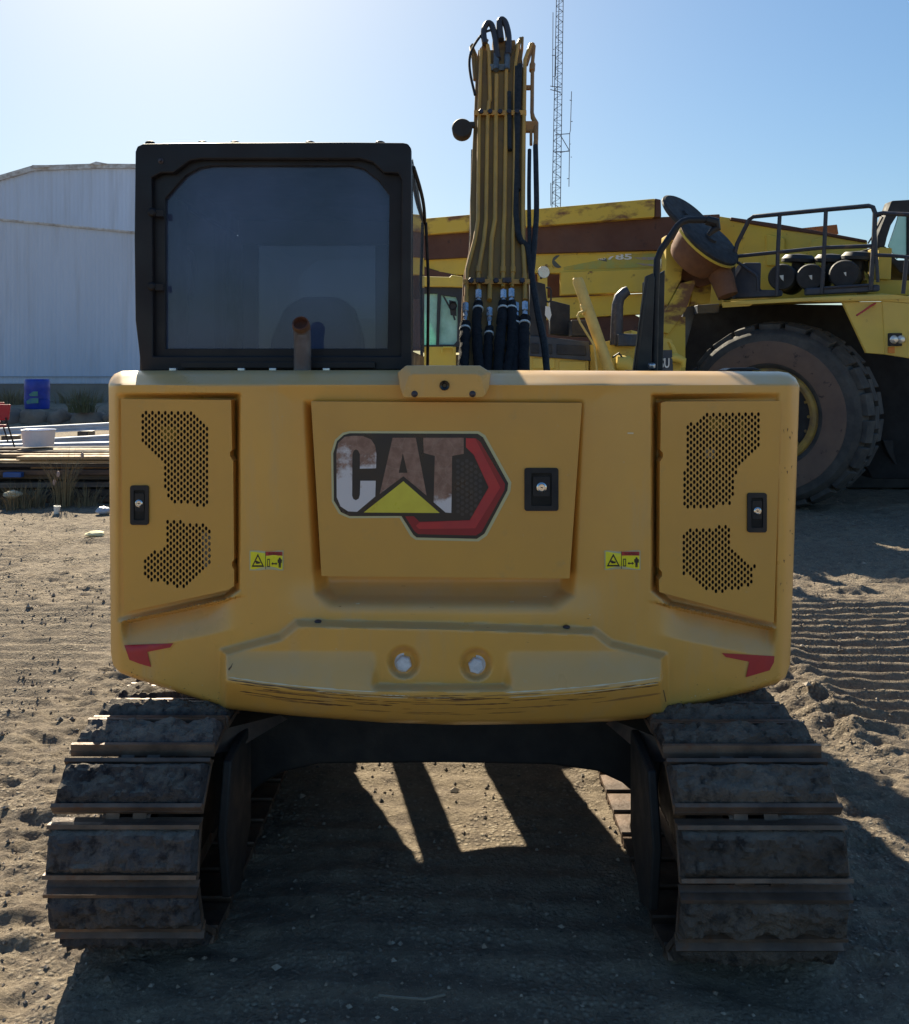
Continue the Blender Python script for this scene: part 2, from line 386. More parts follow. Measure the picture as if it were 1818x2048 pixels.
sheet(mb,[(264,1343),(267,1352),(265,1353),(262,1345)],CWD,.0012,0,0)
sheet(mb,[(456,1338),(462,1332),(466,1325),(463,1334),(458,1341)],CWD,.0012,0,0)
sheet(mb,[(1318,1352),(1322,1345),(1326,1350),(1324,1358)],CWD,.0012,1,0); sheet(mb,[(1326,1380),(1328,1380),(1333,1403),(1331,1404)],CWD,.0012,0,0)
for _ in range(46):
    side=rnd.random()<.5; x=rnd.uniform(235,440) if side else rnd.uniform(1345,1570); yb_=float(np.interp(x,bx,by)); y=yb_-rnd.uniform(4,60)*rnd.random()
    l_=rnd.uniform(1.2,5); sheet(mb,[(x,y),(x+l_,y-rnd.uniform(-.6,1.2)),(x+l_*.8,y+rnd.uniform(.8,2))],CWD,.0014,rnd.choice([0,1,2,2]),0)
for _ in range(14):
    x=rnd.uniform(480,1300); y=rnd.uniform(1170,1300); l_=rnd.uniform(2,9); sheet(mb,[(x,y),(x+l_,y+rnd.uniform(-2,2)),(x+l_,y+1.2),(x,y+1)],CWD,.0014,rnd.choice([1,2]),0)
mk('paint_scuff',mb,[mat('scuff_dark',(.15,.075,.035),.7),mat('scuff_pale',(.72,.62,.42),.6),mat('scuff_brown',(.38,.20,.06),.7)],CW)
# striped reflector on the left edge
mb=MB(); xL=W(217.5,850,CWD(218,850))[0]-.001
for k in range(14): mb.box(xL-.001,xL+.004,3.17,3.23,1.655-k*.0085*1.2,1.655-(k+1)*.0085*1.2+.0008,k%2)
mk('reflector',mb,[M['white'],M['red']],CW)

# ---------------------------------------------- perforated side doors
def door(outline, regions, mirror, latch, dfn):
    holes=[]
    for reg,(ox,oy) in regions:
        px_,py_=6.42,12.2
        x0=min(p[0] for p in reg); x1=max(p[0] for p in reg); y0=min(p[1] for p in reg); y1=max(p[1] for p in reg)
        i=0; x=x0+2
        while x<x1+1:
            y=y0+(0 if i%2 else 6.1)+3
            while y<y1+1:
                sh=(x-x0)*(.012 if not mirror else -.012)
                if inpoly(x,y,reg): holes.append([(x+math.cos(a*math.pi/4+.39)*2.95,y+sh+math.sin(a*math.pi/4+.39)*4.5) for a in range(8)])
                y+=py_
            x+=px_; i+=1
    mb=MB(); sheet(mb,outline,dfn,0,0,0,holes,.004)
    n=len(outline); a=[W(x,y,dfn(x,y)+.0035) for x,y in outline]; b=[(p[0],p[1]+.055,p[2]) for p in a]
    mb.add(a+b,[[i,(i+1)%n,(i+1)%n+n,i+n] for i in range(n)],0)
    dr=mk('side_door',mb,M['door'],EX,sharp=30)
    # what shows behind the holes
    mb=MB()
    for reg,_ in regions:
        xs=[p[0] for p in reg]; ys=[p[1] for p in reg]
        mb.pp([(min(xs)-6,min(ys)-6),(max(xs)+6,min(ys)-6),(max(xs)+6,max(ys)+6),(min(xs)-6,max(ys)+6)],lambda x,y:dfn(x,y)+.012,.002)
    for x0,y0,x1,y1,mi in ((1416,834,1440,862,1),(1440,842,1456,856,1),(1478,838,1490,876,1),(1409,896,1430,917,2)) if mirror else ((404,1064,421,1138,2),(322,852,352,884,1)):
        mb.pp([(x0,y0),(x1,y0+3),(x1-2,y1),(x0+3,y1-2)],lambda x,y:dfn(x,y)+.0105,.001,mi)
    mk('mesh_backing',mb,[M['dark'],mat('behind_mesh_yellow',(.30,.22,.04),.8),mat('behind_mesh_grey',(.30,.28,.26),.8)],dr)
    lx0,ly0,lx1,ly1=latch
    latchplate(lx0,ly0,lx1,ly1,dfn,dr,False)
    return dr
def rrect(x0,y0,x1,y1,r=4,n=4):
    o=[]
    for cx,cy,a in ((x1-r,y0+r,-90),(x1-r,y1-r,0),(x0+r,y1-r,90),(x0+r,y0+r,180)):
        for k in range(n+1): t=R(a+90*k/n); o.append((cx+r*math.cos(t),cy+r*math.sin(t)))
    return o
def latchplate(x0,y0,x1,y1,dfn,parent,wide):
    mb=MB(); w_=x1-x0; h=y1-y0; cx=(x0+x1)/2
    ins=rrect(x0+w_*.2,y0+h*.12,x1-w_*.2,y1-h*.12,2.5)
    f=lambda x,y:dfn(x,y)-.006
    sheet(mb,rrect(x0,y0,x1,y1,5),f,0,0,0,[ins],.012)
    sheet(mb,ins,lambda x,y:dfn(x,y)-.0015,0,1,0)
    pad=rrect(x0+w_*.25,y0+h*.2,x1-w_*.25,y1-h*.34,2.5)
    sheet(mb,pad,lambda x,y:dfn(x,y)-.004,0,0,0,(),.01)
    la=mk('latch',mb,[M['black'],M['dark']],parent,sharp=30)
    mb=MB(); c=W(cx,(y0+y1)/2-h*.05,dfn(cx,(y0+y1)/2)-.004); r=.0165 if wide else .0125
    mb.lathe([(0,.006),(r*.35,.006),(r*.4,.0045),(r*.62,.0045),(r*.7,.007),(r,.004),(r,-.002)],c,(0,-1,0),22,0); mb.box(c[0]-.0035,c[0]+.0035,c[1]-.0072,c[1]-.005,c[2]-.0014,c[2]+.0014,1)
    mk('lock',mb,[M['chrome'],M['dark']],la)
z7=lambda x,y:(200+x/3.856,720+y/3.856); z1=lambda x,y:(1180+x/3.524,720+y/3.524)
LD=lambda x,y: D0+sag(240)-.008-(x-240)/230*.052
RD=lambda x,y: D0+sag(1558)-.008-(1558-x)/250*.060
door([(242,798),(462,800),(464,900),(460,904),(460,912),(466,922),(468,1120),(464,1124),(464,1132),(468,1140),(468,1172),(456,1180),(248,1225)],
 [([z7(*p) for p in [(322,395),(730,395),(775,445),(835,500),(845,1120),(780,1120),(510,1085),(500,950),(480,790),(460,770),(322,655)]],(0,0)),
  ([z7(*p) for p in [(512,1235),(830,1262),(855,1330),(855,1590),(800,1620),(640,1750),(345,1690),(340,1530),(512,1425)]],(0,0))],False,(260,971,297,1050),LD)
door([(1330,803),(1562,802),(1548,1245),(1319,1184),(1318,1160),(1324,1152),(1324,1144),(1319,1138),(1320,924),(1326,914),(1326,906),(1321,900),(1322,806)],
 [([z1(*p) for p in [(675,480),(800,385),(1190,378),(1195,610),(1040,745),(1020,900),(990,1020),(690,1055),(660,1030)]],(0,0)),
  ([z1(*p) for p in [(655,1205),(960,1170),(990,1190),(995,1330),(1160,1460),(1150,1600),(870,1645),(655,1500)]],(0,0))],True,(1495,986,1534,1065),RD)
# middle panel with emblem and latch
CP=lambda x,y: D0-.004
mb=MB(); sheet(mb,[(622,803),(1164,806),(1139,1157),(643,1152)],CP,0,0,40,(),.085)
pan=mk('rear_panel',mb,M['door'],EX,sharp=30)
latchplate(1049,936,1117,1022,CP,pan,True)
E=lambda P:[(600+x/3.0233,720+y/3.0233) for x,y in P]
mb=MB()
sheet(mb,E([(300,430),(1080,430),(1120,455),(1278,740),(1272,795),(1130,1062),(1080,1097),(700,1088),(668,1066),(602,955),(300,957),(235,930),(192,855),(188,560),(212,482),(258,440)]),CP,.001,0,0)
sheet(mb,E([(300,443),(1075,446),(1107,468),(1259,745),(1254,788),(1115,1050),(1070,1081),(705,1073),(684,1055),(613,943),(300,944),(248,920),(205,850),(201,565),(224,490),(265,453)]),CP,.0022,1,0)
Cc=[(460,655),(362,657),(362,570),(352,548),(338,540),(325,548),(317,570),(315,820),(322,840),(338,848),(355,838),(362,815),(365,730),(458,730),(455,825),(345,918),(290,915),(245,885),(222,830),(220,560),(232,500),(270,465),(320,458),(380,460),(430,480),(455,520),(462,570)]
sheet(mb,E(Cc),CP,.0034,2,0)
sheet(mb,E([(560,470),(700,470),(766,820),(625,703),(482,810)]),CP,.0034,3,0,holes=[E([(622,562),(650,682),(597,682)])])
sheet(mb,E([(745,470),(990,470),(990,567),(920,580),(915,925),(880,922),(808,860),(815,580),(748,562)]),CP,.0034,3,0)
sheet(mb,E([(625,733),(845,925),(385,922)]),CP,.0034,4,0)
sheet(mb,E([(1003,472),(1065,474),(1090,495),(1240,750),(1236,788),(1098,1040),(1065,1061),(715,1053),(692,1036),(635,945),(688,945),(722,978),(1025,968),(1140,770),(1050,575),(1003,528)]),CP,.0034,6,0)
sheet(mb,E([(1003,472),(1060,474),(1088,530),(1212,770),(1060,1018),(720,1022),(700,1003),(722,982),(1028,970),(1142,770),(1052,572),(1003,528)]),CP,.0042,5,0)
for i in range(6):
    for j in range(11):
        x=955+i*27; y=610+j*34+(17 if i%2 else 0)
        if x<1035 or (x-1035)*1.9<min(y-575,965-y):
            if y<940: sheet(mb,E([(x+12*math.cos(a*math.pi/3),y+12*math.sin(a*math.pi/3)) for a in range(6)]),CP,.0034,7,0)
def worn(name,zlo,zhi,white=(.66,.61,.63)):
    m,nt,b=nodes(name); tc=nt.nodes.new('ShaderNodeTexCoord'); sp=nt.nodes.new('ShaderNodeSeparateXYZ'); nt.links.new(tc.outputs['Object'],sp.inputs[0])
    mr=nt.nodes.new('ShaderNodeMapRange'); nt.links.new(sp.outputs['Z'],mr.inputs[0]); mr.inputs[1].default_value=zlo; mr.inputs[2].default_value=zhi
    a=mul(nt,noi(nt,22,6,.65),.9); a=mul(nt,a,mr.outputs[0],'ADD'); fac=ramp(nt,a,.84,1.06)
    rustc=mixc(nt,ramp(nt,noi(nt,35,5),.4,.65),(.22,.115,.085),(.33,.19,.145))
    v=nt.nodes.new('ShaderNodeTexVoronoi'); v.feature='DISTANCE_TO_EDGE'; v.inputs['Scale'].default_value=19; nt.links.new(tc.outputs['Object'],v.inputs['Vector'])
    cr=ramp(nt,v.outputs['Distance'],.012,.03,(1,1,1,1),(0,0,0,1)); rustc=mixc(nt,mul(nt,cr,.16),rustc,(.42,.32,.25))
    nt.links.new(mixc(nt,fac,white,rustc),b.inputs['Base Color']); b.inputs['Roughness'].default_value=.45; return m
mk('emblem',mb,[M['cream'],M['decalblack'],worn('letter_worn_white',1.28,1.72),worn('letter_worn_rust',1.30,1.46),M['ltyellow'],M['red'],mat('dark_red_film',(.28,.012,.02),.4),mat('dot_film',(.05,.042,.045),.4)],pan,sharp=30)
# ------------------------------------------------------------ excavator: cab
def glass(name,tint,dust_veil,dcol,rough=.03):
    m=bpy.data.materials.new(name); m.use_nodes=True; nt=m.node_tree; nt.nodes.clear()
    o=nt.nodes.new('ShaderNodeOutputMaterial'); t=nt.nodes.new('ShaderNodeBsdfTransparent'); t.inputs[0].default_value=(*tint,1)
    g=nt.nodes.new('ShaderNodeBsdfGlossy'); g.inputs['Roughness'].default_value=rough; g.inputs[0].default_value=(.9,.95,1,1)
    fr=nt.nodes.new('ShaderNodeFresnel'); fr.inputs[0].default_value=1.5
    a=nt.nodes.new('ShaderNodeMixShader'); nt.links.new(fr.outputs[0],a.inputs[0]); nt.links.new(t.outputs[0],a.inputs[1]); nt.links.new(g.outputs[0],a.inputs[2])
    d=nt.nodes.new('ShaderNodeBsdfDiffuse'); d.inputs[0].default_value=(*dcol,1)
    b=nt.nodes.new('ShaderNodeMixShader'); nt.links.new(a.outputs[0],b.inputs[1]); nt.links.new(d.outputs[0],b.inputs[2])
    n1=ramp(nt,noi(nt,3,5,.6),.3,.75,(dust_veil*.6,)*3+(1,),(dust_veil*1.5,)*3+(1,)); nt.links.new(n1,b.inputs[0])
    nt.links.new(b.outputs[0],o.inputs[0]); return m
DC=3.36
gl=glass('cab_glass',(.46,.50,.60),.22,(.20,.27,.50)); gl2=glass('tinted_glass',(.14,.165,.2),.05,(.5,.5,.5)); glg=glass('green_glass',(.55,.85,.75),.12,(.45,.6,.55))  # cab_glass: dust plus bluish sky haze painted in as diffuse colour
cab=None
out=[(270,303),(274,292),(286,287),(405,285),(700,284),(806,285),(816,287),(822,296),(823,420),(822,560),(823,740),(282,742),(276,690),(270,640),(268,480)]
hole=[(303,356),(322,346),(346,346),(378,322),(400,318),(720,318),(745,325),(768,346),(796,347),(803,360),(801,712),(306,712)]
mb=MB(); sheet(mb,out,DC-.03,0,0,60,[hole],.05)
cab=mk('cab',mb,[M['cabblk'],M['dark']],EX,.006,30)
mb=MB()
hole2=[(330,398),(352,372),(372,350),(398,336),(424,331),(700,331),(728,338),(758,362),(779,390),(775,697),(330,697)]
sheet(mb,[(300,343),(806,343),(806,716),(300,716)][0:0] or [(298,312),(806,312),(806,718),(298,718)],DC+.0,0,0,60,[hole2],.05)
mk('window_frame',mb,M['cabblk'],cab,.003,30)
mb=MB(); sheet(mb,[(326,392),(352,366),(398,332),(424,327),(704,327),(762,360),(783,388),(779,701),(326,701)],DC+.02,0,0,0); mk('rear_window',mb,gl,cab)
# black printed band round the glass and side walls, roof, floor
mb=MB(); sc_=lambda x,y,d:W(x,y,d)
X0,Z1=W(270,300,3.34)[0],W(0,288,3.34)[2]; X1=W(822,300,3.34)[0]; Z0=1.08
YF=4.85
zr=Z1
# left wall: posts and sill round a door window
mb.box(X0,X0+.05,3.38,3.46,Z0,zr-.03); mb.box(X0,X0+.05,3.46,4.75,zr-.13,zr-.03); mb.box(X0,X0+.05,3.46,4.75,Z0,1.62); mb.box(X0,X0+.05,4.68,YF,1.62,zr-.13)
mb.box(X0,X0+.05,3.46,3.84,1.62,zr-.13); mb.box(X0,X0+.05,4.46,4.68,1.62,zr-.13)
# right wall
mb.box(X1-.05,X1,3.38,3.50,Z0,zr-.03); mb.box(X1-.05,X1,3.50,4.78,zr-.12,zr-.03); mb.box(X1-.05,X1,3.50,4.78,Z0,1.9); mb.box(X1-.05,X1,4.72,YF-.02,1.9,zr-.12)
# roof and floor
mb.box(X0+.03,X1-.03,3.37,4.79,zr-.05,zr+.004); mb.box(X0+.05,X1-.05,3.38,YF,Z0,Z0+.05)
# front: upper part closed by an added dark wall against the bright sky, lower part glazed
mb.box(X0+.05,X1-.05,YF-.05,YF,Z0+.05,1.75); mb.box(X0+.05,-1.04,YF-.05,YF,1.75,zr-.12); mb.box(X1-.10,X1-.05,YF-.05,YF,1.75,zr-.12); mb.box(X0+.03,X1-.03,YF-.06,YF,2.45,zr-.02); mb.box(-.42,X1-.05,YF-.05,YF,1.75,2.45)
mk('cab_shell',mb,M['cabblk'],cab,.012)
mb=MB(); mb.box(-1.06,-.40,YF-.03,YF-.02,1.7,2.47); mk('windscreen',mb,gl2,cab)
mb=MB(); mb.box(X0+.015,X0+.02,3.60,4.70,1.58,zr-.1); mk('door_window',mb,glass('door_glass',(.42,.46,.5),.08,(.5,.5,.5)),cab)
mb=MB(); mb.box(X1-.012,X1+.002,3.46,4.76,1.86,zr-.09); mk('side_window',mb,glass('side_glass',(.5,.55,.6),.12,(.5,.55,.6),.02),cab)
# curved window edge strip visible on the right flank
mb=MB(); mb.tube([(X1+.004+.012*math.sin(i/12*math.pi),3.46+i*.11,zr-.06-.0*i) for i in range(13)],.008,8); mb.tube([(X1+.01,4.74,zr-.06),(X1+.022,4.80,zr-.35),(X1+.016,4.82,1.7)],.008,8)
mk('window_seal',mb,M['rubber'],cab)
# seat, console, hand rail seen through the glass
mb=MB()
bk=[(-.74,1.35),(-.75,1.72),(-.72,1.95),(-.66,2.09),(-.58,2.13),(-.42,2.13),(-.36,2.08),(-.32,1.95),(-.30,1.72),(-.27,1.35)]
mb.prism([(x-.12+.04,3.95,z-.02) for x,z in bk],(0,.12,0)); mb.box(-.86,-.28,3.75,4.3,1.25,1.42); mb.box(-.95,-.82,3.9,4.5,1.25,1.62); mb.box(-.35,-.24,3.9,4.5,1.25,1.62); mb.box(-.75,-.35,3.9,4.3,.96,1.28)
mk('seat',mb,mat('seat_cloth',(.02,.022,.028),.9,0,(.03,.03,.035),20),cab,.03)
mb=MB(); q=[W(372,500,3.9),W(384,510,3.9),W(388,540,3.9),W(386,575,3.9),W(378,597,3.9),W(366,603,3.9)]; mb.tube(q,.012,10); mk('grab_handle',mb,M['black'],cab)
# small fittings on the rear of the cab
mb=MB()
for x,y in ((305,425),(304,573)):
    mb=MB(); mb.lathe([(0,.012),(.010,.012),(.016,.006),(.017,0)],W(x,y,3.33),(0,-1,0),14); mb.rect(x+6,y-6,x+22,y+8,3.325,.01); mk('hinge',mb,M['cabblk'],cab,.002)
mb=MB(); mb.rect(362,724,750,736,3.30,.03); mk('sill_rail',mb,M['cabblk'],cab,.002)
mb=MB(); mb.lathe([(0,.014),(.004,.014),(.006,.006),(.010,.004),(.010,0)],W(322,322,3.33),(0,-1,0),14); mk('washer_nozzle',mb,M['dkbolt'],cab)
mb=MB()
for i,x in enumerate((300,405,470,620,760)): mb=MB(); mb.sphere(W(x,286,3.42),.012,6,0,(1.6,1,.7)); mk('roof_bolt',mb,M['cabblk'],cab)
# exhaust stub in front of the cab window
mb=MB(); pc=[W(605,745,3.22),W(605,690,3.22),W(604,664,3.215),W(602,650,3.19)]; mb.tube(pc,[.0305,.0305,.030,.0295],24,0,False)
mk_=mb; c=Vector(W(602,650,3.19)); ax=Vector((0,-.62,.38)).normalized()
mb.lathe([(.0295,-.03),(.031,.0),(.0285,.012),(.026,.012),(.024,-.04)],c,ax,24,1)
ex=mk('exhaust_pipe',mb,[mat('exhaust_steel',(.20,.17,.17),.55,.4,(.12,.09,.085),9,bmp=.1),M['rust']],EX)
mb=MB(); mb.lathe([(0,-.012),(.024,-.010),(.026,.006),(.0285,.013),(.024,.013)],c,ax,20); mk('outlet',mb,mat('exhaust_rust',(.13,.045,.028),.9,0,(.07,.03,.022),30),ex)

# ------------------------------------------------------------ engine bay, platform
mb=MB()
mb.box(-1.10,-.06,3.5,3.36+.02,.95,1.60); mb.box(-.02,.40,3.5,4.62,.92,1.35); mb.box(.40,1.12,3.4,5.0,.92,1.70); mb.box(-1.07,1.10,3.5,4.62,.90,.97)
for P in ([(-.115,4.6),(-.26,5.31),(-.27,5.5),(.02,5.5),(.08,5.245),(.22,4.6)],[(.60,4.6),(.45,5.5),(1.1,5.5),(1.1,4.6)],[(.02,5.4),(.02,5.5),(1.1,5.5),(1.1,5.4)],[(-1.07,4.6),(-1.07,5.4),(-.90,5.4),(-.548,4.6)],[(-.512,4.545),(-.367,4.545),(-.55,5.40),(-.69,5.40)]): mb.prism([(x,y,.85) for x,y in P],(0,0,.1))  # unseen plates added and shaped to cut the sun into patches under the machine
mk('upper_body_shade_plates',mb,M['frame'],EX,.02)
mb=MB(); mb.box(.43,1.14,3.32,4.4,1.70,1.745); mk('engine_hood',mb,M['cabblk'],EX,.012)
mb=MB(); mb.pp([(1450,741),(1462,736),(1508,735),(1526,741)],3.3,.1); mk('hood_vent',mb,M['black'],EX,.004)
# fasteners along the back of the counterweight
mb=MB()
for x in (345,482,545,652): mb=MB(); mb.rect(x-7,736,x+7,742,3.25,.02); mk('clip',mb,M['steel'],EX,.002)
# grab rail and screen on the right
DR=3.9
mb=MB(); mb.tube([W(1309,742,DR),W(1311,600,DR),W(1314,520,DR),W(1322,500,DR),W(1355,452,DR),W(1364,444,DR),W(1376,440,DR),W(1414,440,DR)],.0145,12)
gr=mk('grab_rail',mb,M['black'],EX)
mb=MB(); mb.tube([W(1412,440,DR),W(1432,446,DR),W(1434,456,DR),W(1424,462,DR),W(1417,470,DR)],[.02,.024,.018,.014,.010],10); mk('rail_bracket',mb,M['black'],gr)
mb=MB(); mb.pp([(1292,552),(1306,546),(1310,556),(1302,742),(1267,740)],DR-.05,.03)
mb.tube([W(1295,556,DR-.06),W(1272,738,DR-.06)],.006,6); 

mb.pp([(1308,555),(1330,540),(1326,740),(1308,740)],DR+.05,.25)
mk('side_screen',mb,mat('screen_black',(.012,.012,.014),.5),gr,.003)
mb=MB(); mb.box(*[W(1262,0,DR)[0],W(1330,0,DR)[0]],DR-.1,DR+.15,1.735,1.79); mb.hexbolt(W(1303,736,DR-.1),(0,-.3,1),.016,.02,1); mk('rail_foot',mb,[M['black'],M['steel']],gr,.003)

# ------------------------------------------------------------ boom
def bd(y): return 4.5+(700-y)/590*1.4
def BW(x,y,o=0): return W(x,y,bd(y)-o)
mb=MB(); secs=[(745,920,1060),(640,922,1060),(555,926,1058),(505,937,1054),(470,941,1052),(400,940,1050),(230,948,1050),(150,951,1048),(100,956,1042)]
V=[];Fc=[]
for y,a,b in secs:
    p=Vector(BW(a,y)); q=Vector(BW(b,y)); k=Vector((0,.36,-.26)); V+=[p,q,q+k,p+k]
for i in range(len(secs)-1):
    for j in range(4): Fc.append([i*4+j,i*4+(j+1)%4,i*4+4+(j+1)%4,i*4+4+j])
Fc+=[[0,1,2,3],[(len(secs)-1)*4+j for j in range(4)]]
mb.add(V,Fc)
# knee and the far part going forward
a=[Vector(BW(956,100)),Vector(BW(1042,100))]; k=Vector((0,.36,-.26)); far=Vector((.12,1.9,.42))
mb.add([a[0],a[1],a[1]+k,a[0]+k]+[p+far for p in (a[0],a[1],a[1]+Vector((0,.1,-.4)),a[0]+Vector((0,.1,-.4)))],[(0,1,5,4),(1,2,6,5),(2,3,7,6),(3,0,4,7),(4,5,6,7)])
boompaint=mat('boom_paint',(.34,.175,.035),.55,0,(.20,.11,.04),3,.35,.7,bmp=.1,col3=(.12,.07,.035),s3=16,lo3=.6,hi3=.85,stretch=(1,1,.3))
boom=mk('boom',mb,boompaint,EX,.006)
# stick and bucket hanging in front (hidden from here by the boom and the tail)
mb=MB(); s0=Vector(BW(1000,100))+far; mb.box(s0.x-.1,s0.x+.1,s0.y-.1,s0.y+.25,1.0,s0.z+.1); mb.box(s0.x-.06,s0.x+.06,s0.y-.6,s0.y-.45,s0.z-1.4,s0.z-.2); mk('stick',mb,boompaint,EX,.01)
mb=MB(); pr=[(0,.1),(-.1,.5),(.1,.95),(.5,1.05),(.35,.6),(.55,.25),(.75,.12),(.4,.0)]
mb.prism([(s0.x-.35,s0.y+p-.2,z) for p,z in pr],(.7,0,0)); mk('bucket',mb,M['frame'],EX,.01)
# steel pipes running up the boom
runs=[([(965+0,748)]*0+[(934,748),(932,600),(934,540),(950,478),(956,440),(958,230),(962,100)],.010),
 ([(957,580),(957,540),(968,480),(972,440),(975,240),(978,205),(980,200),(978,105),(975,90)],.0105),
 ([(979,600),(980,560),(983,480),(990,440),(992,240),(993,150)],.0115),
 ([(1006,575),(1006,540),(1007,470),(1009,430),(1012,240),(1013,130)],.0105),
 ([(1024,575),(1026,540),(1026,470),(1028,430),(1030,240),(1029,195),(1031,130),(1036,90)],.0095),
 ([(1050,600),(1050,555),(1046,480),(1046,420),(1048,240),(1050,120),(1062,88)],.011)]
pm=mat('pipe_paint',(.66,.34,.065),.42,0,(.48,.25,.06),5,.4,.7)
for P,r in runs:
    mb=MB(); mb.tube([BW(x,y,.022) for x,y in P],r*1.15,10)
    for x,y in P[1:2]: mb.tube([BW(x,y+6,.022),BW(x,y-6,.022)],r*1.5,10)
    mk('boom_pipe',mb,pm,boom)
# clamps across them
for y,x0,x1,bo in ((225,948,1053,(962,980,1000,1018,1034)),(563,926,1060,(942,962,992,1015,1044))):
    mb=MB(); mb.pp([(x0,y-5),(x1,y-5),(x1,y+5),(x0,y+5)],bd(y)-.045,.03,0)
    for x in bo: mb.hexbolt(W(x,y-1,bd(y)-.045),(0,-1,.2),.016,.016,1)
    for x in (961,1014) if y>500 else (): mb.rect(x-9,y-8,x+9,y+2,bd(y)-.06,.02,1)
    mk('pipe_clamp',mb,[pm,M['dkbolt']],boom,.002)
# sleeved hoses with fittings
for i,(tx_,ty_,pts,r) in enumerate([(931,622,[(930,650),(929,690),(926,745)],.026),(957,596,[(956,610),(953,650),(955,700),(960,750)],.025),(979,632,[(978,660),(976,700),(974,750)],.022),
   (1007,596,[(1006,610),(1003,650),(998,700),(996,750)],.026),(1023,594,[(1023,610),(1025,660),(1022,700),(1014,750)],.026),(1050,620,[(1049,640),(1047,680),(1048,750)],.027),
   (1032,622,[(1032,640),(1030,690),(1028,750)],.022)]):
    o=.03 if i not in(2,6) else .02
    mb=MB(); P=[BW(tx_,pts[0][1]-3,o+.015)]+[BW(x,y,o+.02) for x,y in pts]
    # wrinkled sleeve
    Q=[];RR=[]; rn=random.Random(i)
    for a_,b_ in zip(P[:-1],P[1:]):
        a_,b_=Vector(a_),Vector(b_)
        for k in range(9): Q.append(a_.lerp(b_,k/9)+Vector((rn.uniform(-.002,.002),0,0))); RR.append(r*rn.uniform(.88,1.1))
    Q.append(Vector(P[-1])); RR.append(r); RR[0]=r*.7
    mb.tube(Q,RR,12); h=mk('hydraulic_hose',mb,M['sleeve'],EX)
    mb=MB(); y0=pts[0][1]
    mb.tube([BW(tx_,y0-4,o+.015),BW(tx_,ty_-4,o+.01)],.0105,10); mb.tube([BW(tx_,ty_+2,o+.012),BW(tx_,ty_-14,o+.008)],.017,6,0,True,False); mb.tube([BW(tx_,ty_+12,o+.012),BW(tx_,ty_+5,o+.008)],.0145,6,0,True,False)
    mk('fitting',mb,M['steel'],h)
    mb=MB(); mb.tube([BW(pts[0][0],y0+7,o+.02),BW(pts[0][0],y0+10,o+.02)],r*1.12,12); mk('cable_tie',mb,M['white'],h)
# long rubber hoses on the right of the boom
def hose(P,r,m=M['rubber'],par=EX,o=.03,name='rubber_hose',d=None):
    mb=MB(); V=[Vector(BW(x,y,o)) if d is None else Vector(W(x,y,d)) for x,y in P]; Q=[]
    for i in range(len(V)-1):
        p0=V[max(i-1,0)];p1=V[i];p2=V[i+1];p3=V[min(i+2,len(V)-1)]
        for k in range(6):
            t=k/6; Q.append(.5*((2*p1)+(-p0+p2)*t+(2*p0-5*p1+4*p2-p3)*t*t+(-p0+3*p1-3*p2+p3)*t**3))
    Q.append(V[-1]); mb.tube(Q,r,10); return mk(name,mb,m,par)
hose([(1018,185),(1019,240),(1019,290),(1020,300)],.014,par=boom); hose([(1040,130),(1037,200),(1034,300),(1032,400),(1033,440),(1040,478),(1055,495),(1061,530),(1068,580),(1078,640),(1088,690),(1094,745)],.017,par=boom)
hose([(1071,292),(1072,340),(1073,420),(1070,470),(1066,520),(1064,560),(1075,620),(1090,690),(1093,740)],.016,par=boom); hose([(1059,300),(1058,380),(1059,480),(1060,520)],.012,par=boom)
hose([(1034,135),(1033,230),(1034,330),(1035,380)],.017,par=boom,o=.025)
hose([(950,190),(941,150),(939,120),(946,95),(965,68),(985,60),(1000,64)],.0085,par=boom)
hose([(944,300),(942,420),(938,560)],.006,par=boom,o=-.05)
# loops, brackets and pipes at the boom knee
hose([(970,88),(967,65),(972,50),(978,46),(984,52),(990,75),(993,100),(996,118)],.020,mat('hose_loop',(.05,.04,.04),.5),boom)
hose([(1002,80),(999,55),(1000,42),(1006,40),(1012,50),(1017,75),(1016,110)],.022,mat('hose_loop',(.05,.04,.04),.5),boom)
mb=MB()
for P,r in (([(950,160),(947,118),(942,95),(946,90)],.013),([(958,140),(964,112),(966,95),(974,80)],.012),([(972,150),(975,100),(970,82)],.010),([(1012,128),(1028,104),(1040,80)],.011),([(1040,130),(1044,100),(1045,75)],.009),([(1030,140),(1036,100),(1041,76)],.010),([(950,135),(958,118),(962,100)],.009),([(944,92),(952,110),(954,150)],.009)):
    mb.tube([BW(x,y,-.01) for x,y in P],r,8)
mb.pp([(985,82),(1030,80),(1032,92),(1024,112),(990,112)],bd(100)+.05,.1); mb.pp([(960,96),(975,86),(978,120),(962,128)],bd(100)+.1,.06); mb.pp([(1026,95),(1040,88),(1046,130),(1024,135)],bd(100)+.08,.06)
mk('knee_bracket',mb,boompaint,boom)
mb=MB()
for x in (992,1014): mb.tube([BW(x,140,.03),BW(x+1,105,.02)],.02,10)
mb.rect(980,128,1020,140,bd(135)-.03,.03); mk('hose_coupling',mb,mat('coupling_grey',(.16,.18,.20),.5,.3,(.09,.1,.11),20),boom)
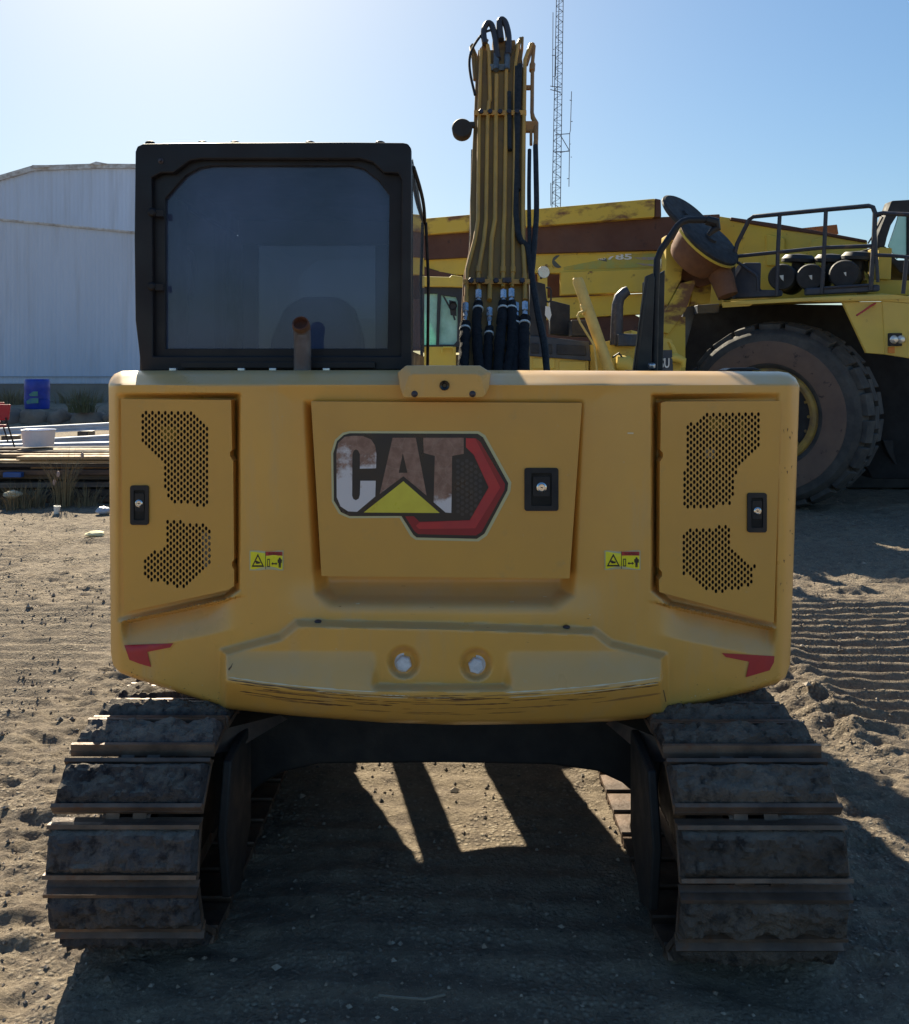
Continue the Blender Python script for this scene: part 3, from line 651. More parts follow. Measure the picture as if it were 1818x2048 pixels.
# pipe bracket standing off on the right
mb=MB()
mb.tube([BW(x,y,0) for x,y in ((1052,130),(1058,108),(1066,88),(1068,92),(1065,125),(1064,225),(1066,236),(1072,246),(1072,280),(1070,292))],[.014,.017,.014,.012,.012,.012,.015,.016,.014,.012],10)
mb.tube([BW(1065,128,0),BW(1064,142,0)],.019,8); mb.rect(1052,242,1075,262,bd(250)-.02,.05); mb.rect(1052,170,1063,178,bd(175),.03); mb.tube([BW(1062,262),BW(1062,290)],.009,8); mb.tube([BW(1072,258),BW(1072,290)],.013,8)
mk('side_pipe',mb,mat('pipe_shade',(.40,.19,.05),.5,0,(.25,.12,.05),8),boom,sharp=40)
# work lamp
mb=MB(); c=W(924,260,5.5); mb.lathe([(0,.09),(.045,.085),(.058,.06),(.062,.0),(.055,-.012),(0,-.012)],(c[0],c[1]-.04,c[2]),(0,1,-.15),24)
mb.rect(932,243,950,253,5.5,.05); wl=mk('work_lamp',mb,mat('lamp_shell',(.035,.025,.02),.7),boom,.003)

# ------------------------------------------------------------ undercarriage
mb=MB()
DF=3.32
leg=[(448,1440),(1322,1440),(1352,1490),(1356,1540),(1352,1700),(1345,1800),(1312,1800),(1308,1690),(1298,1640),(1275,1600),(1240,1565),(1195,1545),(1100,1532),(900,1528),(640,1530),(560,1548),(510,1578),(478,1620),(462,1670),(452,1790),(425,1790),(412,1700),(404,1560),(415,1490)]
# carbody: centre box and arched legs to the track frames
carb=[(452,1420),(1318,1420),(1330,1500),(1306,1640),(1285,1603),(1245,1568),(1195,1545),(1100,1532),(900,1528),(640,1530),(560,1548),(510,1580),(480,1622),(466,1660),(440,1500)]
mb.pp(carb,DF,.22); mb.box(-.43,.38,DF+.2,3.85,.36,.60); mb.cyl((-.03,3.85,.56),(0,0,1),.40,.34,36)
for s_ in (-1,1): mb.add([(-.03+s_*a+(.15 if s_>0 else 0),b,z) for z in (.36,.6) for a,b in ((.38,3.7),(.40,3.95),(.80,5.1),(.80,4.8))],[(0,1,2,3),(7,6,5,4),(0,4,5,1),(1,5,6,2),(2,6,7,3),(3,7,4,0)])
mk('carbody',mb,M['frame'],EX,.015)
# edge plates of the legs that catch the light
mb=MB()
mb.add([W(415,1502,2.95),W(432,1462,2.97),W(560,1430,3.25),W(575,1438,3.28),W(470,1500,3.0),W(424,1508,2.95)],[[0,1,2,3,4,5]]); 
mk('leg_cover',mb,M['brown'],EX); mb=MB()
mb.add([W(1348,1528,2.9),W(1328,1480,2.95),W(1225,1440,3.2),W(1212,1447,3.25),W(1300,1522,2.95)],[[0,1,2,3,4]])
mk('leg_cover',mb,M['brown'],EX)

def shoe_mesh(w, pitch, seed):
    """one track shoe: x across (0..w), y along the run, z outwards; plate, grousers, caked mud between"""
    mb=MB(); t=.012
    mb.box(0,w,-pitch*.46,pitch*.40,-.012,.004,0)
    # turned lip at one end and grouser bars
    def bar(y,h,th):
        mb.prism([(0,y-th/2,.004),(0,y-th*.32,h),(0,y+th*.32,h),(0,y+th/2,.004)],(w,0,0),0)
    bar(-pitch*.40,.026,.018); bar(pitch*.37,.026,.018); 
    mb.prism([(0,pitch*.40,.004),(0,pitch*.47,-.016),(0,pitch*.45,-.022),(0,pitch*.38,-.010)],(w,0,0),0)
    # link lugs below the plate
    for lx in (.40,.58):
        mb.prism([(w*lx-.02,pitch*.36,-.01),(w*lx-.013,pitch*.36,-.05),(w*lx+.013,pitch*.36,-.05),(w*lx+.02,pitch*.36,-.01)],(0,pitch*.22,0),0)
    mb.box(w*.33,w*.40,-pitch*.5,pitch*.5,-.085,-.013,0); mb.box(w*.58,w*.65,-pitch*.5,pitch*.5,-.085,-.013,0)
    for lx in (.36,.615):
        for s_ in (-.2,.2): mb.hexbolt((w*lx,pitch*s_*.9,.004),(0,0,1),.013,.012,0)
    n0=len(mb.f)
    # mud
    nx,ny=60,14; V=[];Fm=[]
    y0,y1=-pitch*.385,pitch*.36
    for j in range(ny+1):
        for i in range(nx+1):
            u=i/nx; v=j/ny; e=min(1,min(u,1-u)*45,min(v,1-v)*6)
            n=noise.fractal(Vector((u*7+seed*9.1,v*2.4,seed)),1,2,4)
            n4=noise.noise(Vector((u*19,v*5,seed+4)))
            hgt=.006+e*(.032+.017*n)+.007*noise.noise(Vector((u*40,v*12,seed)))-.020*max(0,n4-.28)*e
            jit=.012*noise.noise(Vector((u*12,seed*3,v*5)))
            V.append((u*w*.985+w*.0075+ (jit if .02<u<.98 else 0),y0+(y1-y0)*v+ (jit*.9 if j in(0,ny) else 0),max(hgt,-.002)))
    for j in range(ny):
        for i in range(nx): a=j*(nx+1)+i; Fm.append([a,a+1,a+nx+2,a+nx+1])
    mb.add(V,Fm,1,True); return mb
tr_steel=mat('track_steel',(.085,.058,.045),.5,.25,(.19,.125,.09),7,.42,.68,bmp=.25,bs=60,col3=(.17,.065,.028),s3=16,lo3=.58,hi3=.74)
tr_mud=mat('track_mud',(.095,.088,.092),.95,0,(.15,.13,.12),9,.42,.66,bmp=1.0,bs=38,col3=(.045,.041,.045),s3=24,lo3=.5,hi3=.64,spec=.15,bd_=.03)
tr_mud2=mat('track_mud_brown',(.115,.092,.078),.95,0,(.17,.135,.11),6,.4,.66,bmp=1.0,bs=38,col3=(.052,.045,.042),s3=20,lo3=.5,hi3=.66,spec=.15,bd_=.03)
for m_ in (tr_mud,tr_mud2):
    nt_=m_.node_tree; b_=nt_.nodes['Principled BSDF']; oi=nt_.nodes.new('ShaderNodeObjectInfo'); src_=b_.inputs['Base Color'].links[0].from_socket
    vv=ramp(nt_,oi.outputs['Random'],0,1,(.62,.62,.64,1),(1.25,1.22,1.2,1)); mm=nt_.nodes.new('ShaderNodeMix'); mm.data_type='RGBA'; mm.blend_type='MULTIPLY'; mm.inputs[0].default_value=1
    nt_.links.new(src_,mm.inputs[6]); nt_.links.new(vv,mm.inputs[7]); nt_.links.new(mm.outputs[2],b_.inputs['Base Color'])
dusty(tr_mud,(.34,.29,.23),.55,.95,.65); dusty(tr_mud2,(.34,.28,.22),.55,.95,.5)
def track(x0,x1,yr,zc,rad,yf,phase,seed,mud,mats):
    w_=x1-x0; L_=2*(yf-yr)+2*math.pi*rad; n=round(L_/.172); p=L_/n
    mb=MB(); xm=(x0+x1)/2
    # roller frame, idler and sprocket
    mb.box(xm-.11,xm+.11,yr+.12,yf-.1,zc-.16,zc+.13)
    for yc in (yr,yf): mb.cyl((xm-.06,yc,zc),(1,0,0),rad-.09,.12,28)
    for k in range(7): mb.cyl((xm-.1,yr+.35+k*(yf-yr-.7)/6,zc-rad+.17),(1,0,0),.075,.2,14)
    ins = x1 if x1<0 else x0; s_=1 if x1<0 else -1
    # inner cheek of the frame near the drive
    mb.prism([(ins+s_*.005,yr-.06,zc+.22),(ins+s_*.005,yr-.13,zc+.02),(ins+s_*.005,yr-.08,zc-.20),(ins+s_*.005,yr+.06,zc-.26),(ins+s_*.005,yr+.22,zc-.10),(ins+s_*.005,yr+.22,zc+.24)],(s_*.03,0,0))
    tk=mk('track',mb,M['frame'],EX,.008)
    protos=[]
    for q in range(5):
        protos.append(mk('track_shoe',shoe_mesh(w_,p,seed+q*1.7),mats,tk).data)
        bpy.data.objects.remove(tk.children[-1])
    rs=random.Random(seed)
    for i in range(n):
        s=(i+phase)*p % L_
        st=yf-yr
        if s<math.pi*rad: a=s/rad; y=yr-rad*math.sin(a); z=zc-rad*math.cos(a); ang=math.pi+a   # bottom rear up round the back
        elif s<math.pi*rad+st: t=s-math.pi*rad; y=yr+t; z=zc+rad-.012*math.sin(t/st*math.pi)*2; ang=0
        elif s<2*math.pi*rad+st: a=(s-math.pi*rad-st)/rad; y=yf+rad*math.sin(a); z=zc+rad*math.cos(a); ang=-a
        else: t=s-2*math.pi*rad-st; y=yf-t; z=zc-rad; ang=math.pi
        # outward normal from ang: rotation about X
        if s<math.pi*rad: nrm=Vector((0,-math.sin(s/rad),-math.cos(s/rad))); tan=Vector((0,-math.cos(s/rad),math.sin(s/rad)))
        elif s<math.pi*rad+st: nrm=Vector((0,0,1)); tan=Vector((0,1,0))
        elif s<2*math.pi*rad+st: a=(s-math.pi*rad-st)/rad; nrm=Vector((0,math.sin(a),math.cos(a))); tan=Vector((0,math.cos(a),-math.sin(a)))
        else: nrm=Vector((0,0,-1)); tan=Vector((0,-1,0))
        o=bpy.data.objects.new('track_shoe',protos[i%5]); C.objects.link(o); o.parent=tk
        # local y -> -tan so that the lip trails, local x stays across
        m=Matrix(((1,0,0,x0),(0,-tan.y*-1,nrm.y,y),(0,-tan.z*-1,nrm.z,z),(0,0,0,1)))
        # keep a right-handed frame: x cross y must equal z
        xv=Vector((1,0,0)); yv=nrm.cross(xv); m=Matrix(((1,yv.x,nrm.x,x0),(0,yv.y,nrm.y,y),(0,yv.z,nrm.z,z),(0,0,0,1)))
        o.matrix_basis=m
    return tk
track(-1.178,-.738,2.93,.335,.302,5.25,.15,1.0,0,[tr_steel,tr_mud])
track(.630,1.108,2.86,.335,.306,5.2,.32,5.0,1,[tr_steel,tr_mud2])
# blade and its cylinders in front
mb=MB(); mb.prism([(-1.15,5.85,.02),(-1.15,5.80,.25),(-1.15,5.88,.48),(-1.15,5.93,.48),(-1.15,5.87,.25),(-1.15,5.92,.02)],(2.25,0,0)); mb.box(-.85,-.75,4.9,5.85,.22,.34); mb.box(.70,.80,4.9,5.85,.22,.34); mk('blade',mb,M['frame'],EX,.005)
# ------------------------------------------------------------ haul truck
def DT(x,y=0): return 13.2-(x-1320)*.004
Z4=lambda P:[(1220+x/3.033,360+y/3.033) for x,y in P]
Z3=lambda P:[(830+x/3.628,380+y/3.628) for x,y in P]
def off(k): return lambda x,y: DT(x)+k
TY=mat('truck_yellow',(.72,.50,.06),.6,0,(.58,.42,.08),1.2,.35,.7,col3=(.13,.06,.03),s3=5,lo3=.64,hi3=.72,bmp=.1,bs=8)
TYD=mat('truck_yellow_rusted',(.66,.46,.07),.7,0,(.20,.09,.04),2.2,.50,.62,bmp=.1,bs=8,stretch=(1,1,2))
TYC=mat('truck_yellow_clean',(.80,.56,.11),.5,0,(.70,.48,.12),2,.4,.7,col3=(.2,.09,.04),s3=6,lo3=.66,hi3=.74)
TR=mat('truck_rust',(.090,.042,.034),.85,0,(.13,.062,.045),1.6,.35,.7,col3=(.055,.032,.032),s3=6,bmp=.15,bs=10)
TG=mat('truck_grey',(.045,.05,.065),.6,0,(.09,.08,.08),5)
TK=mat('truck_black',(.016,.016,.019),.75,0,(.03,.03,.034),3)
TIRE=mat('tyre_rubber',(.045,.045,.048),.85,0,(.09,.085,.08),5,.4,.7,bmp=.3,bs=20,col3=(.10,.085,.075),s3=3,lo3=.62,hi3=.8)
DUST=mat('tyre_dusty',(.19,.125,.095),.95,0,(.14,.095,.08),3,.35,.65,col3=(.035,.03,.035),s3=7,lo3=.60,hi3=.68)
T=thing('haul_truck',(6.0,13.5,0),'large rusty yellow haul truck with dump body, deck railing and huge dusty tyre','haul truck')
mb=MB()
mb.pp([(800,441),(1310,397),(1309,434),(800,473)],off(0),.18,1)
mb.pp([(1310,396.5),(1322,399),(1323,434),(1309,434)],off(.02),.3,2)
mb.pp([(800,473),(1309,434.5),(1440,428),(1440,470),(1330,500),(1072,507),(800,522)],off(.12),.2,2)
mb.pp([(800,522),(1072,507),(1322,499),(1322,548),(1072,546),(845,552),(800,552)],off(.20),.2,0)
mb.pp([(1076,541),(1095,541),(1095,596),(1302,586),(1316,586),(1316,596),(1302,627),(1092,640),(1080,600)],off(.24),.2,0)
mb.pp([(1122,544),(1318,537),(1318,583),(1122,590)],off(.10),.2,0)
mb.pp([(900,598),(1098,598),(1240,614),(1290,640),(1330,640),(1330,700),(900,700)],off(.30),.3,2)
mb.pp([(845,532),(870,540),(905,548),(930,556),(930,600),(838,600),(838,533)],off(.16),.1,2)
# rear volume of the body behind the flank
a=[W(800,441,15.5),W(1310,400,13.5)]
mb.box(W(800,0,15.4)[0],W(1310,0,13.6)[0],15.7,19.5,2.2,4.2,2)
# nose of the body over the deck
mb.pp([(1425,430),(1462,436),(1735,482),(1742,600),(1400,610),(1385,520)],off(.55),.5,0)
mb.pp([(1462,434),(1560,448),(1640,462),(1735,480),(1735,485),(1640,469),(1560,458),(1462,440)],off(.5),.1,2)
mb.pp(Z4([(950,330),(1060,350),(1060,520),(950,520)]),off(.48),.1,0); mb.pp(Z4([(1210,430),(1225,370),(1300,340),(1300,520),(1210,520)]),off(.48),.1,0)
body=mk('dump_body',mb,[TY,TYD,TR],T,.012)
mb=MB(); mb.pp([(1586,458),(1674,449),(1677,468),(1600,468)],off(1.8),.2); mk('rear_guard',mb,TR,body)
# worn lettering strip on the flank
mb=MB()
mb.pp([(1121,509),(1315,507),(1313,534),(1128,540)],off(.185),.01,0)
mb.pp(Z3([(1075,472),(1250,466),(1248,490),(1200,510),(1120,508),(1085,495)]),off(.17),.01,1); mb.pp(Z3([(1260,462),(1385,462),(1392,520),(1300,500)]),off(.17),.01,1)
mb.pp(Z3([(1590,490),(1740,486),(1745,505),(1640,508)]),off(.17),.01,3); mb.pp(Z3([(1600,528),(1740,540),(1742,552),(1660,548)]),off(.17),.01,3)
text(mb,'785',1214,507.5,1264,519.5,off(.165),0,2,bold=.03); text(mb,'HD',1196,515,1211,519.5,off(.165),0,2,bold=.02)
mb.lathe([(0,0),(.10,0),(.10,.02)],W(1117,523,DT(1117)+.16),(0,1,0),16,1)
mk('lettering',mb,[mat('strip_green',(.38,.38,.10),.6,0,(.50,.36,.05),6),mat('strip_dark',(.10,.11,.10),.6),M['white'],mat('strip_violet',(.30,.28,.38),.6,0,(.42,.33,.12),9)],body)
# deck
mb=MB()
mb.pp([(1444,604),(1600,596),(1767,586.5),(1860,596),(1860,609),(1764,602),(1640,604),(1517,603),(1500,612),(1447,615)],lambda x,y:DT(x)-.75,.05,0)
d1=lambda x:DT(x)-.75
v=[W(1444,604,d1(1444)),W(1767,586.5,d1(1767)),W(1860,596,d1(1860)),(W(1860,596,d1(1860))[0]+1.6,14.6,3.0),(W(1444,604,d1(1444))[0]+1.0,15.2,2.95)]
mb.prism(v,(0,0,-.05),0)
mk('deck',mb,TYC,T,.006)
mb=MB(); mb.pp([(1685,604),(1767,603),(1771,709),(1733,706)],lambda x,y:d1(x)+.02,.05); mb.pp([(1765,602),(1860,610),(1860,723),(1771,709)],lambda x,y:d1(x)-(x-1765)*.0,.05)
sk=mk('front_skirt',mb,TYC,T,.008)
mb=MB(); mb.rect(1779,666,1812,692,d1(1790)-.06,.05,0)
hl=mk('headlight',mb,[TK],sk,.006)
for x in (1788,1802):
    mb=MB(); mb.lathe([(0,.05),(.025,.045),(.045,.02),(.05,0)],W(x,679,d1(1790)-.06),(0,-.5,0),16); mk('lamp_glass',mb,mat('lamp_glass',(.75,.72,.68),.15,.4),hl)
mb=MB(); mb.rect(1777,694,1793,706,d1(1785)-.02,.02); mk('marker_lamp',mb,mat('amber',(.70,.22,.02),.4),sk)
mb=MB(); mb.tube([W(x,y,d1(1740)-.02) for x,y in ((1713,631),(1730,620),(1741,612),(1752,606))],.012,6); mk('red_cord',mb,M['red'],sk)
# railing
mb=MB(); RD_=lambda x:d1(x)+.05
def rl(P,r=.028): mb.tube([W(x,y,RD_(x)) for x,y in Z4(P)],r,8)
rl([(745,720),(748,480),(772,385),(845,240),(870,222),(1030,207),(1310,180),(1570,157),(1595,165),(1608,200),(1600,400),(1580,670)])
rl([(780,462),(1030,437),(1300,410),(1590,400)],.024); rl([(1030,207),(1018,440),(1012,705)],.026); rl([(1310,180),(1300,410),(1285,690)],.026)
rl([(1608,330),(1625,620)],.02); rl([(1608,210),(1660,200),(1700,205),(1830,210)],.026); rl([(1608,455),(1700,458),(1830,470)],.022); rl([(1800,470),(1778,690)],.024)
rl([(760,490),(885,575),(896,600),(897,672)],.02); rl([(1300,655),(1570,638)],.018); rl([(1608,230),(1640,215),(1655,225),(1600,330),(1565,385)],.01)
mk('deck_railing',mb,mat('rail_paint',(.035,.036,.05),.5,0,(.12,.08,.06),9,.55,.75),T)
# air cleaners
for i,(cx,cy,r,lx,ly) in enumerate(((1563,554,27,1597,518),(1620,554,27,1663,518),(1688,548,29,1718,513))):
    mb=MB(); d=d1(cx)+.15; c=W(cx,cy,d); rr=r/F*d
    mb.lathe([(0,0),(rr*.9,0),(rr,.03),(rr,.5),(rr*1.03,.52),(rr*1.03,.56),(rr,.58),(rr,.8),(0,.8)],c,(.55,1,0),24)
    a=mk('air_cleaner',mb,TK,T)
    mb=MB(); l=W(lx,ly,d+.3); rl_=.21; mb.lathe([(0,.07),(rl_*.8,.05),(rl_,0),(rl_,-.04),(rl_*.8,-.05),(.08,-.05),(.08,-.3)],l,(.05,-.1,1),22,0); mk('intake_cap',mb,mat('cap_black',(.02,.02,.022),.6),a)
    mb=MB(); q=W(cx+4+i*2,cy,d-.012); mb.prism([(q[0]-.05,q[1],q[2]+.02),(q[0]+.03,q[1],q[2]+.03),(q[0]+.05,q[1],q[2]),(q[0]-.0,q[1],q[2]-.05),(q[0]-.03,q[1],q[2]-.02)],(0,.012,0)); mk('paper_tag',mb,M['white'],a)
mb=MB(); mb.pp(Z4([(815,500),(920,500),(915,665),(1050,668),(1050,705),(690,722),(690,655),(760,590)]),lambda x,y:d1(x)+.12,.3); mb.pp(Z4([(1190,655),(1640,632),(1640,675),(1190,700)]),lambda x,y:d1(x)+.06,.08); mk('equipment_box',mb,mat('box_blue',(.035,.045,.075),.55,0,(.055,.06,.08),5),T,.02)
# cab
mb=MB(); dc=DT(1800)-.2
mb.pp([(1784,401),(1870,396),(1870,424),(1797,428),(1783,450),(1775,475),(1771,493),(1756,496),(1756,472)],dc,.2); mb.rect(1815,424,1822,520,dc,.1); mb.pp([(1756,490),(1772,492),(1795,520),(1850,520),(1850,560),(1800,545)],dc+.05,.8)
cb=mk('truck_cab',mb,TK,T,.02)
mb=MB(); mb.pp([(1794,442),(1797,430),(1815,426),(1814,508),(1794,518),(1777,492)],dc+.03,.02); mk('window',mb,mat('cab_green_pane',(.38,.70,.62),.12,0,(.45,.75,.68),3),cb)  # pale opaque colour carries the daylight seen through the pane
mb=MB(); mb.pp(Z4([(1630,405),(1712,412),(1705,605),(1632,600)]),lambda x,y:DT(x)-.35,.3); mb.pp(Z4([(1560,602),(1840,610),(1840,700),(1560,690)]),lambda x,y:DT(x)-.3,.3); mk('cab_base',mb,TY,T,.01)
# chassis, struts
mb=MB(); mb.box(5.0,9.5,13.9,15.2,.9,2.2); mb.box(3.2,9.5,14.2,15.6,1.3,2.6); mb.box(6.6,9.4,12.2,13.0,.75,1.3); mb.pp([(1765,880),(1860,880),(1850,910),(1812,930),(1790,930),(1775,905)],12.2,.1)
mb.pp([(1325,640),(1390,606),(1860,612),(1860,958),(1745,958),(1700,880),(1330,860)],lambda x,y:DT(x)+.9,.4)  # dark sheet extended low to block out the sunlit ground beyond
mb.cyl((9.2,14.0,1.0),(1,0,0),1.1,.8,32); mb.cyl((1.2,15.0,1.15),(1,.1,0),1.15,.9,32); mb.cyl((2.4,17.5,1.15),(1,.1,0),1.15,.9,32)
mb.box(W(1330,0,13.6)[0],8.8,13.6,18,.02,.45)
mk('chassis',mb,TK,T,.02)
mb=MB(); mb.pp(Z4([(450,760),(525,755),(500,870),(440,1090),(390,1100),(430,930)]),13.0,.15); mb.pp(Z4([(530,758),(665,750),(662,805),(532,812)]),12.8,.2); mk('steering_strut',mb,mat('strut_grey',(.10,.115,.14),.55,0,(.05,.055,.07),4),T,.01)
# tyre: turned out so the tread shows on the right
def tyre(c,yaw,R_,wd):
    ax=Vector((-math.sin(R(yaw)),-math.cos(R(yaw)),0)); mb=MB(); c=Vector(c)
    mb.lathe([(R_*.50,-.02),(R_*.53,.02),(R_*.62,.05),(R_*.78,.055),(R_*.86,.03),(R_*.90,-.02),(R_*.92,-.10),(R_*.93,-.18),(R_*.93,-wd+.1),(R_*.9,-wd),(R_*.5,-wd)],c,ax,72,0)
    u=Vector((0,0,1)); w_=ax.cross(u); n=22
    for i in range(n):
        for row in range(3):
            a=2*math.pi*(i+(row%2)*.5)/n
            h0,h1=[(-.06,-.27),(-.29,-wd+.29),(-wd+.27,-wd+.04)][row]; da=2*math.pi/n*.41
            P=[]
            for rr in (R_*.90,R_*1.0):
                for hh in (h0,h1):
                    for s_ in (-1,1):
                        tw=.05 if hh==h0 else 0
                        q=rr if not(row==0 and hh==h0 and rr>R_*.95) else R_*.965
                        P.append(c+ax*hh+(u*math.cos(a+s_*da)+w_*math.sin(a+s_*da))*q)
            mb.add(P,[(0,1,3,2),(4,6,7,5),(0,4,5,1),(2,3,7,6),(0,2,6,4),(1,5,7,3)],0)
    return mb,ax,c
mb,ax,c=tyre((W(1536,832,11.75)[0],11.75,W(0,832,11.75)[2]),36,1.24,.80)
wh=mk('wheel',MB().cyl(c-ax*.3,ax,.5,.2,24),TK,T)
mk('tyre',mb,TIRE,wh,.012,30)
mb=MB(); mb.lathe([(1.24*.55,.040),(1.24*.62,.058),(1.24*.72,.063),(1.24*.78,.060),(1.24*.785,.05)],c,ax,72,0); mk('dust_ring',mb,DUST,wh)
mb=MB(); mb.lathe([(.0,-.20),(.2,-.20),(.22,-.05),(.30,-.05),(.32,-.22),(.42,-.24),(.46,-.12),(.50,-.12),(.52,.0),(.56,.02),(.60,.01),(.62,-.02)],c,ax,60,0)
for k in range(16):
    a=k/16*2*math.pi; u=Vector((0,0,1)); w_=ax.cross(u); mb.hexbolt(c+ax*-.12+(u*math.cos(a)+w_*math.sin(a))*.48,ax,.022,.03)
mk('rim',mb,mat('rim_dusty_yellow',(.42,.27,.06),.7,0,(.20,.12,.06),3,.4,.65),wh)
# lower left rusty part of the hoist side with two dark discs on a hub: a thing of its own standing between
Dd=12.0
DH=thing('hub_stand',(W(1400,0,Dd)[0],Dd,0),'rusty tilted hub with two dark round discs, behind the black grab rail','machine part')
mb=MB(); A2=Vector((.52,-.62,.70)).normalized(); c2=Vector(W(1419,479,Dd-.2))
for i,(x,y,rr) in enumerate(((1419,479,.46),(1374,432,.40))):
    mb=MB(); c_=Vector(W(x,y,Dd-.2+i*.25)); mb.lathe([(0,.05),(.08,.05),(.09,.02),(rr*.93,.03),(rr,.01),(rr,-.02),(rr*.92,-.04),(0,-.04)],c_,A2,40)
    dk=mk('disc',mb,mat('disc_dark',(.022,.021,.024),.75,0,(.05,.043,.04),6,.45,.7),DH)
    if i==0: mb=MB(); mb.lathe([(rr*1.0,-.028),(rr*1.02,-.03),(rr*1.02,-.06),(rr*.9,-.07)],c_,A2,40); mk('disc_rim',mb,TY,dk)
mb=MB(); mb.lathe([(0,-.04),(.40,-.04),(.37,-.20),(.34,-.35),(.30,-.42),(0,-.42)],c2,A2,28); mb.tube([W(1425,520,Dd-.1),W(1445,560,Dd-.15),W(1456,592,Dd-.2)],[.17,.15,.13],18); mb.pp([(1345,480),(1400,500),(1445,560),(1400,575),(1365,560),(1340,600)],Dd+.2,.3)
mk('hub',mb,mat('hub_rust',(.22,.10,.05),.85,0,(.13,.06,.04),4,.35,.7,bmp=.2,bs=14),DH,.01)
mb=MB(); mb.pp([(1333,470),(1372,500),(1362,560),(1335,612),(1330,600)],Dd+.1,.3); mb.pp([(1362,566),(1388,560),(1392,565),(1372,620),(1338,668),(1327,665),(1330,625)],Dd+.05,.35); mb.pp([(1388,560),(1424,560),(1420,605),(1380,612)],Dd+.3,.2)
mb.box(W(1335,0,Dd)[0],W(1375,0,Dd)[0],Dd+.1,Dd+.4,0,2.5)
mk('arm',mb,TYD,DH,.01)

# ------------------------------------------------------------ second yellow machine between boom and truck
DB=11.2; B=thing('wheel_loader',(1.2,12,0),'yellow loader with green tinted cab windows and dark blue hood, partly hidden behind the boom','loader')
BY=mat('loader_yellow',(.78,.55,.08),.5,0,(.66,.46,.10),2,.4,.7,col3=(.2,.1,.05),s3=9,lo3=.68,hi3=.76); BB=mat('loader_blue_black',(.028,.036,.055),.5,0,(.05,.055,.07),6); BK=mat('loader_black',(.016,.017,.022),.6,0,(.03,.03,.035),6)
mb=MB(); mb.rect(828,692,912,760,DB,.6); mb.pp([(1060,708),(1178,718),(1176,760),(1058,760)],DB-.1,.5,0); mb.pp([(1180,690),(1262,672),(1262,660),(1345,680),(1350,760),(1180,760)],DB+.1,.5,0)
mb.box(W(828,0,DB)[0],W(1350,0,DB)[0],DB+.15,DB+1.3,.55,1.66,0); mb.rect(1066,716,1110,738,DB-.12,.03); mb.rect(1118,722,1172,744,DB-.12,.03)
body2=mk('loader_body',mb,[BY],B,.01)
for x in (-.5,1.9):
    for y in (DB+.1,DB+1.3):
        mb=MB(); mb.lathe([(.28,0),(.3,.04),(.55,.05),(.62,0),(.65,-.1),(.65,-.35),(.6,-.45),(.28,-.45)],(x,y,.65),(0,-1,0),36); mb.cyl((x,y,.65),(0,-1,0),.3,.0,20); wq=mk('wheel',mb,TIRE,B)
mb=MB(); mb.pp([(1058,672),(1072,672),(1178,683),(1182,722),(1058,712)],DB-.15,.5,0); 
for x0,x1 in ((1062,1078),(1092,1104),(1114,1172)): mb.pp([(x0,686+(x0-1060)*.05),(x1,686+(x1-1060)*.05),(x1,706+(x1-1060)*.05),(x0,706+(x0-1060)*.05)],DB-.17,.03,1)
mb.rect(1143,640,1180,672,DB+.2,.3,1); mb.pp([(1100,600),(1140,610),(1140,672),(1100,668)],DB+.6,.2,1)
mk('hood',mb,[BB,BK],B,.008)
mb=MB(); mb.pp([(825,552),(900,554),(903,550),(926,553),(926,575),(900,574),(825,573)],DB-.05,1.6,0); mk('cab_roof',mb,BY,B,.015)
mb=MB(); o=[(828,574),(925,574),(925,694),(828,694)]; sheet(mb,o,DB,0,0,0,[[(842,592),(848,587),(875,587),(872,690),(840,690)],[(882,590),(912,594),(916,604),(914,682),(908,689),(878,689)]],.08);  mk('cab_sill',MB().rect(828,690,925,704,DB+.02,.5),BK,B)
mb.tube([W(887,592,DB-.05),W(905,625,DB-.05),W(910,640,DB-.05)],.012,6); mk('cab_rear_wall',MB().box(W(828,0,DB)[0],W(925,0,DB)[0],DB+1.3,DB+1.4,1.7,2.0),BK,B)
cf=mk('cab_frame',mb,mat('loader_cab_grey',(.03,.032,.04),.55),B,.004)
for x0,x1 in ((838,876),(878,917)):
    mb=MB(); mb.rect(x0,586,x1,691,DB+.04,.01); mk('cab_window',mb,glass('green_glass',(.6,.9,.8),.6,(.55,.88,.80)),cf)  # bright daylight beyond is painted into the pane's diffuse colour
mb=MB(); mb.lathe([(0,0),(.035,0),(.045,.01),(.05,.03)],W(906,612,DB-.07),(0,-1,0),12); mb.pp([(898,600),(912,603),(913,632),(901,630)],DB-.06,.02); mk('mirror',mb,BK,cf)
for x0,x1 in ((884,908),(826,846)):
    mb=MB(); mb.tube([W(x0,706,DB-.05),W(x0,698,DB-.05),W(x0+3,695,DB-.05),W(x1-3,695,DB-.05),W(x1,698,DB-.05),W(x1,706,DB-.05)],.014,8); mk('hand_rail',mb,BY,B)
mb=MB(); mb.pp([(1060,565),(1072,563),(1090,568),(1094,600),(1092,672),(1058,672)],DB-.1,.4); mb.tube([W(1092,575,DB-.1),W(1100,576,DB-.1),W(1102,582,DB-.1),W(1102,600,DB-.1),W(1098,604,DB-.1),W(1092,603,DB-.1)],.012,8); mk('post',mb,BK,B,.01)
mb=MB(); mb.lathe([(0,-.1),(.05,-.08),(.075,-.02),(.075,0)],W(1088,544,DB-.2),(.25,-1,0),18,1); mb.lathe([(.0,.0),(.072,.0)],W(1088,544,DB-.2),(.25,-1,0),18,0); mb.tube([W(1082,558,DB-.1),W(1082,548,DB-.1)],.015,8,1); mk('work_lamp',mb,[mat('lamp_face',(.62,.55,.48),.25,.3),BK],B)
